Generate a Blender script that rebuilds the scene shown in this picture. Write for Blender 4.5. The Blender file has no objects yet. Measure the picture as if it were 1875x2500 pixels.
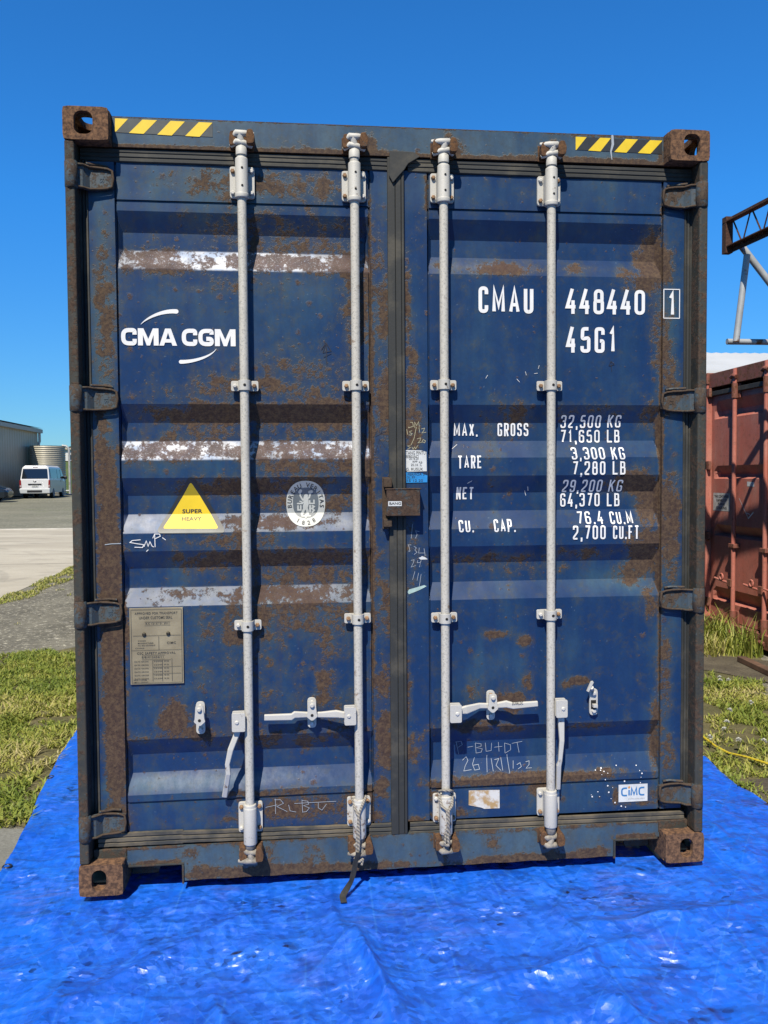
import bpy, bmesh, math, random
import numpy as np
from mathutils import Vector, Matrix
R = math.radians
random.seed(7)
SC = bpy.context.scene
COL = SC.collection

# ------------------------------------------------------------------ camera
CP = np.array([-0.4053, -3.1704, 1.5516]); FPX = 2050.0
_y, _p, _r = 0.1061, -0.0401, -0.0068
FW = np.array([math.sin(_y)*math.cos(_p), math.cos(_y)*math.cos(_p), math.sin(_p)])
_r0 = np.array([math.cos(_y), -math.sin(_y), 0]); _u0 = np.cross(_r0, FW)
RT = _r0*math.cos(_r)+_u0*math.sin(_r); UP = -_r0*math.sin(_r)+_u0*math.cos(_r)
cd = bpy.data.cameras.new('camera'); cam = bpy.data.objects.new('camera', cd); COL.objects.link(cam)
cd.sensor_fit = 'VERTICAL'; cd.sensor_height = 36; cd.sensor_width = 27; cd.lens = FPX/2500*36
cd.clip_start = 0.05; cd.clip_end = 3000
cam.matrix_world = Matrix(((RT[0], UP[0], -FW[0], CP[0]), (RT[1], UP[1], -FW[1], CP[1]), (RT[2], UP[2], -FW[2], CP[2]), (0, 0, 0, 1)))
SC.camera = cam

# ------------------------------------------------------------------ light
SUN_EL = R(52.7); SUN_AZ = math.atan2(-.37, -1.0)          # azimuth measured from +Y towards +X
sd = np.array([math.sin(SUN_AZ)*math.cos(SUN_EL), math.cos(SUN_AZ)*math.cos(SUN_EL), math.sin(SUN_EL)])
sl = bpy.data.lights.new('sun', 'SUN'); sl.energy = 5.0; sl.angle = R(0.53); sl.color = (1, .925, .80)
so = bpy.data.objects.new('sun', sl); COL.objects.link(so)
so.rotation_euler = Vector(sd).to_track_quat('Z', 'Y').to_euler(); so.location = (-4, -9, 12)
W = bpy.data.worlds.new('World'); SC.world = W; W.use_nodes = True
nt = W.node_tree; nt.nodes.clear()
sky = nt.nodes.new('ShaderNodeTexSky'); sky.sky_type = 'NISHITA'; sky.sun_disc = False
sky.sun_elevation = SUN_EL; sky.sun_rotation = SUN_AZ
sky.air_density = 1.0; sky.dust_density = 0.0; sky.ozone_density = 3.0; sky.altitude = 0
hs = nt.nodes.new('ShaderNodeHueSaturation'); hs.inputs['Saturation'].default_value = 1.05; hs.inputs['Value'].default_value = 1
bg = nt.nodes.new('ShaderNodeBackground'); bg.inputs['Strength'].default_value = 0.066
wo = nt.nodes.new('ShaderNodeOutputWorld')
nt.links.new(sky.outputs[0], hs.inputs['Color']); tn = nt.nodes.new('ShaderNodeMix'); tn.data_type = 'RGBA'; tn.blend_type = 'MULTIPLY'; tn.inputs[0].default_value = 1; tn.inputs[7].default_value = (.30, 1.0, 1.60, 1)
wtc = nt.nodes.new('ShaderNodeTexCoord'); wsp = nt.nodes.new('ShaderNodeSeparateXYZ'); nt.links.new(wtc.outputs['Generated'], wsp.inputs[0])
wmr = nt.nodes.new('ShaderNodeMapRange'); nt.links.new(wsp.outputs[2], wmr.inputs[0]); wmr.inputs[1].default_value = 0; wmr.inputs[2].default_value = .30
tm_ = nt.nodes.new('ShaderNodeMix'); tm_.data_type = 'RGBA'; nt.links.new(wmr.outputs[0], tm_.inputs[0]); tm_.inputs[6].default_value = (.38, .66, .92, 1); tm_.inputs[7].default_value = (.26, 1.0, 1.65, 1)
wz = nt.nodes.new('ShaderNodeMapRange'); wz.interpolation_type = 'SMOOTHSTEP'; nt.links.new(wsp.outputs[2], wz.inputs[0]); wz.inputs[1].default_value = .46; wz.inputs[2].default_value = .85; wz.inputs[3].default_value = 1; wz.inputs[4].default_value = .40
nt.links.new(wz.outputs[0], hs.inputs['Value'])
nt.links.new(tm_.outputs[2], tn.inputs[7]); nt.links.new(hs.outputs[0], tn.inputs[6]); nt.links.new(tn.outputs[2], bg.inputs[0]); nt.links.new(bg.outputs[0], wo.inputs[0])
SC.view_settings.view_transform = 'Standard'; SC.view_settings.look = 'None'
SC.view_settings.exposure = 0.7; SC.view_settings.gamma = 1

# ------------------------------------------------------------------ pixel <-> place helpers (photo pixels, 1875 x 2500)
def ray(px, py): return FW+RT*(px-937.5)/FPX-UP*(py-1250)/FPX
def at(px, py, Y=0.06):
    d = ray(px, py); return CP+d*(Y-CP[1])/d[1]
def atx(px, py, X):
    d = ray(px, py); return CP+d*(X-CP[0])/d[0]
def dep(px, py, D): return CP+D*ray(px, py)
def zg(x, y):
    z = -.054
    if y > 4: z += (min(y, 62)-4)*.012
    if y > 62: z += (min(y, 165)-62)*.048
    return z
def gnd(px, py):
    d = ray(px, py); lo, hi = 0, 300
    for _ in range(60):
        m = (lo+hi)/2; X = CP+d*m
        if X[2] > zg(X[0], X[1]): lo = m
        else: hi = m
    return CP+d*lo
def zz(ox, oy, s): return lambda a, b: (ox+a*s, oy+b*s)
S6 = 600/1659
Z1 = zz(120, 220, S6); Z2 = zz(680, 260, S6); Z3 = zz(1240, 260, S6); Z4 = zz(120, 800, S6); Z5 = zz(680, 860, S6)
Z6 = zz(1100, 860, 660/1659); ZA = zz(120, 1400, S6); ZB = zz(560, 1600, S6); ZC = zz(1060, 1440, 680/1659)
DD = .012      # the door leaves and their gear sit this much deeper than they are drawn below
def xz(p, Y=.058):
    Y = Y+(DD if p is not None else 0)
    X = at(p[0], p[1], Y); return (float(X[0]), float(X[2]))

# ------------------------------------------------------------------ mesh builder
class MB:
    def __init__(s): s.v = []; s.f = []; s.m = []; s.sm = []
    def add(s, v, f, m=0, sm=False):
        o = len(s.v); s.v += [tuple(map(float, q)) for q in v]
        for q in f: s.f.append(tuple(i+o for i in q)); s.m.append(m); s.sm.append(sm)
        return s
    def box(s, a, b, m=0):
        x0, y0, z0 = a; x1, y1, z1 = b
        s.add([(x0,y0,z0),(x1,y0,z0),(x1,y1,z0),(x0,y1,z0),(x0,y0,z1),(x1,y0,z1),(x1,y1,z1),(x0,y1,z1)],
              [(0,3,2,1),(4,5,6,7),(0,1,5,4),(1,2,6,5),(2,3,7,6),(3,0,4,7)], m); return s
    def tube(s, path, r, n=12, m=0, cap=True, sm=True):
        P = [np.array(q, float) for q in path]
        rr = r if hasattr(r, '__len__') else [r]*len(P)
        V = []; F = []; last = None
        for i, q in enumerate(P):
            t = (P[min(i+1, len(P)-1)]-P[max(i-1, 0)]); t /= (np.linalg.norm(t)+1e-12)
            if last is None:
                a = np.array([0, 0, 1.]) if abs(t[2]) < .9 else np.array([1., 0, 0])
                u = np.cross(t, a)
            else: u = last-t*(last@t)
            u /= np.linalg.norm(u); w = np.cross(t, u); last = u
            for k in range(n):
                an = 2*math.pi*k/n; V.append(q+rr[i]*(u*math.cos(an)+w*math.sin(an)))
        for i in range(len(P)-1):
            for k in range(n):
                a = i*n+k; b = i*n+(k+1) % n; F.append((a, a+n, b+n, b))
        s.add(V, F, m, sm)
        if cap:
            s.add(V[:n], [tuple(range(n))], m); s.add(V[-n:], [tuple(range(n-1, -1, -1))], m)
        return s
    def prism(s, poly, y0, y1, m=0, ax='xz'):
        n = len(poly)
        A = sum(poly[i][0]*poly[(i+1) % n][1]-poly[(i+1) % n][0]*poly[i][1] for i in range(n))
        if A < 0: poly = poly[::-1]
        if ax == 'xz': f = lambda p, d: (p[0], d, p[1])
        elif ax == 'yz': f = lambda p, d: (-d if False else d, p[0], p[1])
        else: f = lambda p, d: (p[0], p[1], d)
        V = [f(p, y0) for p in poly]+[f(p, y1) for p in poly]
        F = [tuple(range(n)), tuple(range(2*n-1, n-1, -1))]+[(i, i+n, (i+1) % n+n, (i+1) % n) for i in range(n)]
        if ax != 'xz': F = [q[::-1] for q in F]
        s.add(V, F, m); return s
    def build(s, name, mats, parent=None, bevel=0, seg=2, fix=True):
        me = bpy.data.meshes.new(name); me.from_pydata(s.v, [], s.f)
        if not isinstance(mats, (list, tuple)): mats = [mats]
        for q in mats: me.materials.append(q)
        me.polygons.foreach_set('material_index', s.m); me.polygons.foreach_set('use_smooth', s.sm); me.update()
        if fix:
            bm = bmesh.new(); bm.from_mesh(me)
            bmesh.ops.recalc_face_normals(bm, faces=bm.faces); bm.to_mesh(me); bm.free()
        o = bpy.data.objects.new(name, me); COL.objects.link(o)
        if parent: o.parent = parent
        if bevel:
            b = o.modifiers.new('bevel', 'BEVEL'); b.width = bevel; b.segments = seg; b.limit_method = 'ANGLE'; b.angle_limit = R(40)
        return o
def tag(o, label=None, cat=None, group=None, kind=None):
    if label: o['label'] = label
    if cat: o['category'] = cat
    if group: o['group'] = group
    if kind: o['kind'] = kind
    return o
def empty(name, loc=(0, 0, 0), rz=0):
    o = bpy.data.objects.new(name, None); COL.objects.link(o); o.location = loc; o.rotation_euler = (0, 0, rz); o.empty_display_size = .1
    return o
def dup(o, parent=None, off=(0, 0, 0)):
    c = o.copy(); COL.objects.link(c)
    if parent is not None: c.parent = parent
    c.location = Vector(o.location)+Vector(off)
    for ch in list(o.children): dup(ch, c)
    return c

# ------------------------------------------------------------------ materials
class NT:
    def __init__(s, name):
        s.mat = bpy.data.materials.new(name); s.mat.use_nodes = True; s.t = s.mat.node_tree; s.t.nodes.clear()
        s.out = s.n('ShaderNodeOutputMaterial'); s.b = s.n('ShaderNodeBsdfPrincipled'); s.l(s.b.outputs[0], s.out.inputs[0])
        s.tc = s.n('ShaderNodeTexCoord').outputs['Object']
    def n(s, t, **k):
        o = s.t.nodes.new(t)
        for a, b in k.items(): setattr(o, a, b)
        return o
    def l(s, a, b): s.t.links.new(a, b)
    def inp(s, sock, v):
        if hasattr(v, 'is_linked') or hasattr(v, 'links'): s.l(v, sock)
        elif isinstance(v, (tuple, list)): sock.default_value = tuple(v)+((1,) if len(v) == 3 and len(sock.default_value) == 4 else ())
        else: sock.default_value = v
    def vec(s, sc=(1, 1, 1), loc=(0, 0, 0), src=None):
        m = s.n('ShaderNodeMapping'); m.inputs['Scale'].default_value = sc; m.inputs['Location'].default_value = loc; s.l(src or s.tc, m.inputs[0]); return m.outputs[0]
    def noise(s, scale, detail=6, rough=.6, v=None, dist=0):
        o = s.n('ShaderNodeTexNoise'); o.inputs['Scale'].default_value = scale; o.inputs['Detail'].default_value = detail
        o.inputs['Roughness'].default_value = rough; o.inputs['Distortion'].default_value = dist; s.l(v or s.tc, o.inputs['Vector']); return o.outputs['Fac']
    def voro(s, scale, v=None, feat='F1', out='Distance', rnd=1):
        o = s.n('ShaderNodeTexVoronoi', feature=feat); o.inputs['Scale'].default_value = scale; o.inputs['Randomness'].default_value = rnd; s.l(v or s.tc, o.inputs['Vector']); return o.outputs[out]
    def ramp(s, x, a, b, lo=0., hi=1.):
        o = s.n('ShaderNodeMapRange', interpolation_type='SMOOTHSTEP'); s.inp(o.inputs[0], x)
        for i, q in enumerate((a, b, lo, hi)): s.inp(o.inputs[i+1], q)
        return o.outputs[0]
    def math(s, op, a, b=0., c=None):
        o = s.n('ShaderNodeMath', operation=op); s.inp(o.inputs[0], a); s.inp(o.inputs[1], b)
        if c is not None: s.inp(o.inputs[2], c)
        return o.outputs[0]
    def mix(s, f, a, b, mode='MIX'):
        o = s.n('ShaderNodeMix', data_type='RGBA', blend_type=mode); s.inp(o.inputs[0], f); s.inp(o.inputs[6], a); s.inp(o.inputs[7], b); return o.outputs[2]
    def attr(s, name):
        o = s.n('ShaderNodeAttribute', attribute_name=name); return o.outputs['Fac']
    def bump(s, h, strength=.3, dist=.002, nrm=None):
        o = s.n('ShaderNodeBump'); s.inp(o.inputs['Height'], h); o.inputs['Strength'].default_value = strength; o.inputs['Distance'].default_value = dist
        if nrm: s.l(nrm, o.inputs['Normal'])
        return o.outputs[0]
    def set(s, **k):
        for a, b in k.items(): s.inp(s.b.inputs[a.replace('_', ' ')], b)
        return s.mat

def hexl(h):
    c = [int(h[i:i+2], 16)/255 for i in (0, 2, 4)]
    return tuple(q/12.92 if q <= .04045 else ((q+.055)/1.055)**2.4 for q in c)

def painted_steel(name, base, fade, bias=0., spots=1., rough=.42, rustA=(.060, .030, .017), rustB=(.135, .082, .040), chalk=(.84, .85, .87), fadeamt=.0, cover=.315, redledge=True):
    t = NT(name)
    ra = t.attr('rust'); fa = t.attr('fade'); ca = t.attr('chalk')
    rr = t.math('ADD', ra, bias)
    n1 = t.noise(19, 8, .62); n2 = t.noise(62, 6, .70); n3 = t.noise(170, 4, .70); n0 = t.noise(3.2, 5, .6)
    vs = t.noise(11, 6, .62, t.vec((1, 1, .14)))              # vertical rain streaks
    mix3 = t.math('ADD', t.math('ADD', t.math('MULTIPLY', n1, .52), t.math('MULTIPLY', n2, .34)), t.math('MULTIPLY', n3, .14))
    h = t.math('ADD', mix3, t.math('MULTIPLY', rr, cover))
    m1 = t.ramp(h, .628, .682)
    def spot(sc, thr, rad):
        vo = t.n('ShaderNodeTexVoronoi'); vo.inputs['Scale'].default_value = sc
        wv = t.n('ShaderNodeVectorMath', operation='ADD'); t.l(t.tc, wv.inputs[0])
        nz = t.n('ShaderNodeTexNoise'); nz.inputs['Scale'].default_value = 75; nz.inputs['Detail'].default_value = 4; t.l(t.tc, nz.inputs['Vector'])
        sc_ = t.n('ShaderNodeVectorMath', operation='SCALE'); t.l(nz.outputs['Color'], sc_.inputs[0]); sc_.inputs['Scale'].default_value = .022
        t.l(sc_.outputs[0], wv.inputs[1]); t.l(wv.outputs[0], vo.inputs['Vector'])
        sp = t.n('ShaderNodeSeparateColor'); t.l(vo.outputs['Color'], sp.inputs[0])
        pr = t.math('LESS_THAN', sp.outputs[0], t.math('ADD', thr*spots, t.math('MULTIPLY', rr, .55)))
        rad_ = t.math('MULTIPLY', t.math('ADD', sp.outputs[1], .15), rad)
        return t.math('MULTIPLY', pr, t.ramp(vo.outputs['Distance'], rad_, t.math('MULTIPLY', rad_, .25))), sp.outputs[2]
    s1, c1 = spot(24, .03, .42); s2, c2 = spot(62, .045, .45)
    m = t.math('MAXIMUM', m1, t.math('MULTIPLY', t.math('MAXIMUM', s1, s2), t.ramp(n3, .30, .55)))
    m = t.math('MULTIPLY', m, t.math('SUBTRACT', 1., t.math('MULTIPLY', t.math('MULTIPLY', t.math('MINIMUM', ca, 1.), .6), t.ramp(n3, .56, .66))))
    # rain-washed, greyed paint, strongest round the rust and where placed
    halo = t.math('ADD', t.math('MULTIPLY', t.ramp(h, .50, .70), .35), fa)
    fn = t.ramp(t.math('ADD', t.math('ADD', t.math('MULTIPLY', vs, .55), t.math('MULTIPLY', n0, .45)), t.math('MULTIPLY', halo, .26)), .42-fadeamt, .90-fadeamt)
    col = t.mix(fn, base, fade)
    col = t.mix(t.math('MULTIPLY', t.ramp(h, .50, .64), .38), col, (.085, .080, .050))          # brown-green staining beside rust
    col = t.mix(t.math('MULTIPLY', t.ramp(n2, .35, .7), .22), col, tuple(q*.45 for q in base))
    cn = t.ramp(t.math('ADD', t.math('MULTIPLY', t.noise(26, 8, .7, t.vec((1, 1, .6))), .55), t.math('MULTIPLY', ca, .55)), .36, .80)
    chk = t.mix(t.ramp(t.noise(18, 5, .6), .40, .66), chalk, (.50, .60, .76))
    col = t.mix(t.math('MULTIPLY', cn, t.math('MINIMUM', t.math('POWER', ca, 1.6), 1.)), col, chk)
    # brown water runs below the rusty places
    run = t.math('MULTIPLY', t.ramp(t.noise(34, 4, .6, t.vec((1, 1, .05))), .52, .68), t.math('MINIMUM', t.math('MULTIPLY', rr, 1.6), 1.))
    col = t.mix(t.math('MULTIPLY', run, .42), col, (.10, .062, .032))
    bl, _ = spot(95, .035, .32)
    col = t.mix(t.math('MULTIPLY', bl, .30), col, (.22, .29, .34))
    rc = t.mix(t.ramp(n2, .36, .66), rustA, rustB)
    rc = t.mix(t.math('MULTIPLY', t.ramp(t.noise(120, 4, .7), .50, .68), .7), rc, (.028, .015, .010))
    rc = t.mix(t.math('MULTIPLY', t.math('MINIMUM', ca, 1.), .75), rc, t.mix(t.ramp(t.math('ADD', t.math('MULTIPLY', n1, .5), t.math('MULTIPLY', n2, .5)), .44, .60), (.135, .066, .046), (.045, .015, .010)))   # redder where bare metal shows
    col = t.mix(t.math('MULTIPLY', m, .90), col, rc)
    m = t.math('MULTIPLY', m, 1.0)
    hgt = t.math('ADD', t.math('MULTIPLY', m, t.math('ADD', n3, t.math('MULTIPLY', n2, .5))), t.math('MULTIPLY', t.noise(420, 2, .5), .06))
    nb = t.bump(t.noise(2.3, 2, .4), .25, .012); nb = t.bump(hgt, .5, .0022, nb)
    return t.set(Base_Color=col, Roughness=t.math('ADD', t.math('MULTIPLY', t.math('MAXIMUM', m, t.math('MULTIPLY', cn, t.math('MINIMUM', ca, 1.))), .4), t.ramp(n0, .3, .8, rough-.06, rough+.1)), Normal=nb, Specular_IOR_Level=.28)

M = {}
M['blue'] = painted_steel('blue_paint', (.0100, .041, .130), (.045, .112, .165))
M['blue_frame'] = painted_steel('blue_frame_paint', (.026, .062, .125), (.080, .135, .175), bias=.08, spots=1.0, fadeamt=.14)
M['post'] = painted_steel('post_paint', (.028, .032, .034), (.070, .070, .064), bias=.44, spots=1.4, rough=.65, rustA=(.055, .032, .022), rustB=(.120, .078, .052), fadeamt=.05)
M['cast'] = painted_steel('casting_rust', (.12, .16, .17), (.15, .14, .12), bias=.95, spots=2, rough=.75, rustA=(.080, .038, .022), rustB=(.30, .155, .075))
M['channel'] = painted_steel('channel_brown', (.07, .055, .042), (.10, .08, .06), bias=.7, spots=2, rough=.7, rustA=(.085, .055, .036), rustB=(.10, .07, .048))
M['hinge'] = painted_steel('hinge_paint', (.045, .078, .120), (.085, .13, .16), bias=.50, spots=2, rough=.55, rustA=(.07, .042, .028), rustB=(.115, .08, .05), fadeamt=.1)
M['lock'] = painted_steel('lock_box_paint', (.030, .055, .085), (.07, .09, .10), bias=.62, spots=2, rough=.6, rustA=(.055, .030, .020), rustB=(.115, .070, .045))
M['redc'] = painted_steel('oxide_red_paint', (.56, .175, .125), (.64, .32, .25), bias=.0, spots=.4, rough=.55, rustA=(.11, .035, .015), rustB=(.20, .07, .025), fadeamt=.05)
M['redrust'] = painted_steel('oxide_red_rusty', (.34, .105, .075), (.38, .18, .13), bias=.36, spots=1, rough=.7, rustA=(.11, .04, .018), rustB=(.20, .085, .03))
M['truss'] = painted_steel('truss_rust', (.10, .05, .035), (.12, .08, .06), bias=.8, spots=2, rough=.8, rustA=(.07, .03, .02), rustB=(.13, .065, .04))

def simple(name, c, rough=.5, metal=0., var=.0, vs=20, spec=.5, bump=0, bs=200):
    t = NT(name); col = c
    if var: col = t.mix(t.ramp(t.noise(vs, 6, .6), .3, .7), tuple(q*(1-var) for q in c), tuple(min(1, q*(1+var)) for q in c))
    k = dict(Base_Color=col, Roughness=rough, Metallic=metal, Specular_IOR_Level=spec)
    if bump: k['Normal'] = t.bump(t.noise(bs, 4, .6), bump, .002)
    return t.set(**k)

def rod_mat():
    t = NT('rod_grey_white')
    sp = t.ramp(t.noise(120, 5, .75), .50, .62); g = t.ramp(t.noise(9, 6, .6, t.vec((1, 1, .3))), .52, .75)
    col = t.mix(t.math('MULTIPLY', sp, .6), (.64, .605, .52), (.25, .24, .215)); col = t.mix(t.math('MULTIPLY', g, .45), col, (.44, .43, .37))
    col = t.mix(t.math('MULTIPLY', t.ramp(t.noise(24, 7, .7), .60, .69), .8), col, (.26, .16, .085)); col = t.mix(t.math('MULTIPLY', t.ramp(t.noise(5, 4, .6), .5, .7), .35), col, (.42, .40, .33))
    return t.set(Base_Color=col, Roughness=.6, Normal=t.bump(t.noise(330, 3, .6), .35, .0015))
M['rod'] = rod_mat()
def fitting(name, bias):
    t = NT(name)
    n = t.noise(45, 6, .65)
    col = t.mix(t.ramp(n, .70-bias, .80-bias), (.61, .59, .525), (.20, .12, .065)); col = t.mix(t.math('MULTIPLY', t.ramp(t.noise(300, 3, .6), .55, .7), .4), col, (.36, .35, .33))
    return t.set(Base_Color=col, Roughness=.6, Normal=t.bump(t.noise(240, 3, .6), .35, .0015))
M['fit'] = fitting('fitting_white', .07); M['fit_dirty'] = fitting('fitting_dirty', .16); M['cam_dirty'] = simple('cam_grimy', (.30, .27, .22), .75, 0, .4, 40, bump=.4, bs=120)
M['bolt'] = simple('bolt_rust', (.30, .17, .08), .7, 0, .5, 60)
M['bolt_white'] = simple('bolt_white', (.66, .64, .58), .55, 0, .12, 60)
M['keeper'] = painted_steel('keeper_rust', (.2, .2, .19), (.2, .17, .14), bias=.85, spots=2, rough=.75, rustA=(.10, .045, .02), rustB=(.20, .095, .035))
M['hole'] = simple('dark_hole', (.006, .006, .006), .9)
def rubber(name, c, d, k):
    t = NT(name)
    f = t.ramp(t.noise(14, 7, .65, t.vec((.5, 1, .5))), .5-k, .75-k)
    return t.set(Base_Color=t.mix(f, c, d), Roughness=.75, Normal=t.bump(t.noise(90, 4, .6), .25, .002))
M['rubber'] = rubber('rubber_seal', (.024, .026, .024), (.078, .070, .050), .05)
M['rubber_dusty'] = rubber('rubber_seal_dusty', (.045, .045, .038), (.14, .115, .075), .12)
M['letter'] = simple('white_lettering', (.95, .94, .91), .55, 0, .05, 12)
M['chalk'] = simple('chalk_mark', (.42, .47, .52), .9); M['chalk_y'] = simple('yellow_chalk', (.55, .52, .33), .9); M['marker'] = simple('black_marker', (.008, .012, .03), .6)
M['tapey'] = simple('tape_yellow', (.95, .66, .010), .55, 0, .05, 30); M['tapek'] = simple('tape_black', (.022, .024, .024), .5, 0, .2, 30); M['tapeg'] = simple('tape_faded_black', (.045, .056, .055), .55, 0, .2, 30)
M['paper'] = simple('paper_white', (.72, .74, .72), .7, 0, .08, 40); M['paperb'] = simple('paper_blue', (.02, .28, .70), .5, 0, .15, 40); M['papert'] = simple('paper_teal', (.45, .62, .56), .6, 0, .12, 40)
def stained():
    t = NT('stained_label'); f = t.ramp(t.noise(17, 6, .65), .42, .60)
    return t.set(Base_Color=t.mix(f, (.74, .72, .66), (.50, .32, .13)), Roughness=.6)
M['stained'] = stained()
M['cimc_b'] = simple('logo_blue', (.05, .22, .48), .5); M['orange'] = simple('logo_orange', (.80, .35, .08), .5); M['lgrey'] = simple('small_print_grey', (.45, .47, .48), .6)
M['ink'] = simple('print_ink', (.02, .02, .022), .6); M['ink_faded'] = simple('print_ink_faded', (.12, .11, .06), .6)
def plate():
    t = NT('data_plate_metal'); f = t.ramp(t.noise(7, 6, .6, t.vec((1, 1, 1.5))), .35, .72)
    return t.set(Base_Color=t.mix(f, (.27, .225, .14), (.40, .345, .22)), Roughness=.55, Metallic=.0, Normal=t.bump(t.noise(60, 4, .6), .15, .001))
M['plate'] = plate(); M['plate_ink'] = simple('plate_ink', (.075, .07, .055), .6); M['rivet'] = simple('rivet', (.10, .09, .07), .4, .7)
M['oval'] = simple('sticker_silver', (.54, .55, .50), .45, 0, .08, 20); M['oval_d'] = simple('sticker_grey', (.13, .15, .16), .45, 0, .15, 20)
M['yel'] = simple('warning_yellow', (.95, .66, .012), .55, 0, .05, 10); 
def blackfade():
    t = NT('warning_black'); z = t.n('ShaderNodeSeparateXYZ'); t.l(t.tc, z.inputs[0])
    w = t.ramp(t.math('ADD', z.outputs[2], t.math('MULTIPLY', t.noise(12, 4, .6), .06)), 1.42, 1.33)   # scuffed grey where it crosses the upward ledge
    return t.set(Base_Color=t.mix(w, (.018, .020, .020), (.30, .30, .26)), Roughness=.5)
M['blk'] = blackfade()
M['strap'] = simple('strap_webbing', (.030, .030, .028), .85, 0, .3, 60, bump=.4, bs=500)
def rope_m(name, c):
    t = NT(name); w = t.n('ShaderNodeTexWave', wave_type='BANDS', bands_direction='DIAGONAL'); w.inputs['Scale'].default_value = 42; w.inputs['Distortion'].default_value = 1; t.l(t.tc, w.inputs[0])
    return t.set(Base_Color=t.mix(w.outputs['Fac'], tuple(q*.5 for q in c), c), Roughness=.85, Normal=t.bump(w.outputs['Fac'], .6, .003))
M['rope'] = rope_m('rope_grey', (.42, .38, .31)); M['yrope'] = rope_m('rope_yellow', (.80, .62, .02))
M['wood'] = simple('block_wood', (.36, .25, .13), .8, 0, .3, 12)
M['board'] = simple('weathered_board', (.13, .07, .04), .85, 0, .35, 12)
def galv(name, c, rust=.0):
    t = NT(name); col = t.mix(t.ramp(t.noise(7, 6, .6), .3, .7), tuple(q*.75 for q in c), c)
    if rust: col = t.mix(t.ramp(t.noise(6, 7, .65), .62-rust, .72-rust), col, (.22, .10, .04))
    return t.set(Base_Color=col, Roughness=.5, Metallic=.15, Normal=t.bump(t.noise(50, 4, .6), .1, .003))
M['pipe'] = galv('pipe_grey', (.52, .54, .53), .04)
def tarp():
    t = NT('tarp_blue')
    n0 = t.noise(1.7, 5, .6); n1 = t.noise(6, 7, .65, None, .6); st = t.noise(20, 6, .65, t.vec((1.9, .55, 1)), .4); st2 = t.noise(14, 6, .65, t.vec((.5, 2.2, 1)), .4)
    def warp(sc, amt, src):
        nz = t.n('ShaderNodeTexNoise'); nz.inputs['Scale'].default_value = sc; nz.inputs['Detail'].default_value = 4; t.l(src, nz.inputs['Vector'])
        a = t.n('ShaderNodeVectorMath', operation='SCALE'); t.l(nz.outputs['Color'], a.inputs[0]); a.inputs['Scale'].default_value = amt
        b = t.n('ShaderNodeVectorMath', operation='ADD'); t.l(src, b.inputs[0]); t.l(a.outputs[0], b.inputs[1]); return b.outputs[0]
    def cell(sc, v):
        o = t.n('ShaderNodeTexVoronoi'); o.inputs['Scale'].default_value = sc; t.l(v, o.inputs['Vector']); return o.outputs['Color'], o.outputs['Distance']
    w1 = warp(4, .10, t.vec((1.5, .7, 1))); w2 = warp(14, .035, t.vec((.6, 1.5, 1))); w3 = warp(40, .012, t.vec((.8, 1.3, 1)))
    c1, d1 = cell(7, w1); c2, d2 = cell(19, w2); c3, d3 = cell(46, w3)
    # each crushed facet leans its own way
    pm = t.ramp(t.noise(2.6, 4, .6), .42, .62); p2 = t.ramp(t.noise(4.5, 5, .65, t.vec((1, 1, 1), (7, 3, 0))), .50, .66)
    geo = t.n('ShaderNodeNewGeometry').outputs['Normal']
    def lean(nrm, c, k):
        a = t.n('ShaderNodeVectorMath', operation='SUBTRACT'); t.l(c, a.inputs[0]); a.inputs[1].default_value = (.5, .5, .5)
        b = t.n('ShaderNodeVectorMath', operation='MULTIPLY'); t.l(a.outputs[0], b.inputs[0]); b.inputs[1].default_value = (k, k, 0)
        c_ = t.n('ShaderNodeVectorMath', operation='ADD'); t.l(nrm, c_.inputs[0]); t.l(b.outputs[0], c_.inputs[1])
        d = t.n('ShaderNodeVectorMath', operation='NORMALIZE'); t.l(c_.outputs[0], d.inputs[0]); return d.outputs[0]
    def lean2(nrm, c, k, mask):
        s3 = t.n('ShaderNodeSeparateColor'); t.l(c, s3.inputs[0])
        kk = t.math('MULTIPLY', t.math('ADD', .25, t.math('MULTIPLY', mask, t.math('POWER', s3.outputs[2], 2.0))), k)
        a = t.n('ShaderNodeVectorMath', operation='SUBTRACT'); t.l(c, a.inputs[0]); a.inputs[1].default_value = (.5, .5, .5)
        b0 = t.n('ShaderNodeVectorMath', operation='MULTIPLY'); t.l(a.outputs[0], b0.inputs[0]); b0.inputs[1].default_value = (1, 1, 0)
        b = t.n('ShaderNodeVectorMath', operation='SCALE'); t.l(b0.outputs[0], b.inputs[0]); t.l(kk, b.inputs['Scale'])
        c_ = t.n('ShaderNodeVectorMath', operation='ADD'); t.l(nrm, c_.inputs[0]); t.l(b.outputs[0], c_.inputs[1])
        d = t.n('ShaderNodeVectorMath', operation='NORMALIZE'); t.l(c_.outputs[0], d.inputs[0]); return d.outputs[0]
    nrm = lean2(lean2(geo, c2, .6, p2), c3, 1.7, p2)
    col = t.mix(t.ramp(n1, .30, .70), (.0015, .094, .66), (.003, .152, .86))
    sp = t.n('ShaderNodeSeparateColor'); t.l(c2, sp.inputs[0])
    col = t.mix(t.math('MULTIPLY', t.math('MULTIPLY', sp.outputs[0], pm), .30), col, (.008, .20, .88))
    col = t.mix(t.ramp(st, .52, .72, 0, .4), col, (.015, .20, .78))
    dirt = t.math('MULTIPLY', t.ramp(n0, .50, .70), t.ramp(st2, .40, .66))
    col = t.mix(t.math('MULTIPLY', dirt, .55), col, (.11, .14, .44))
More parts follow.
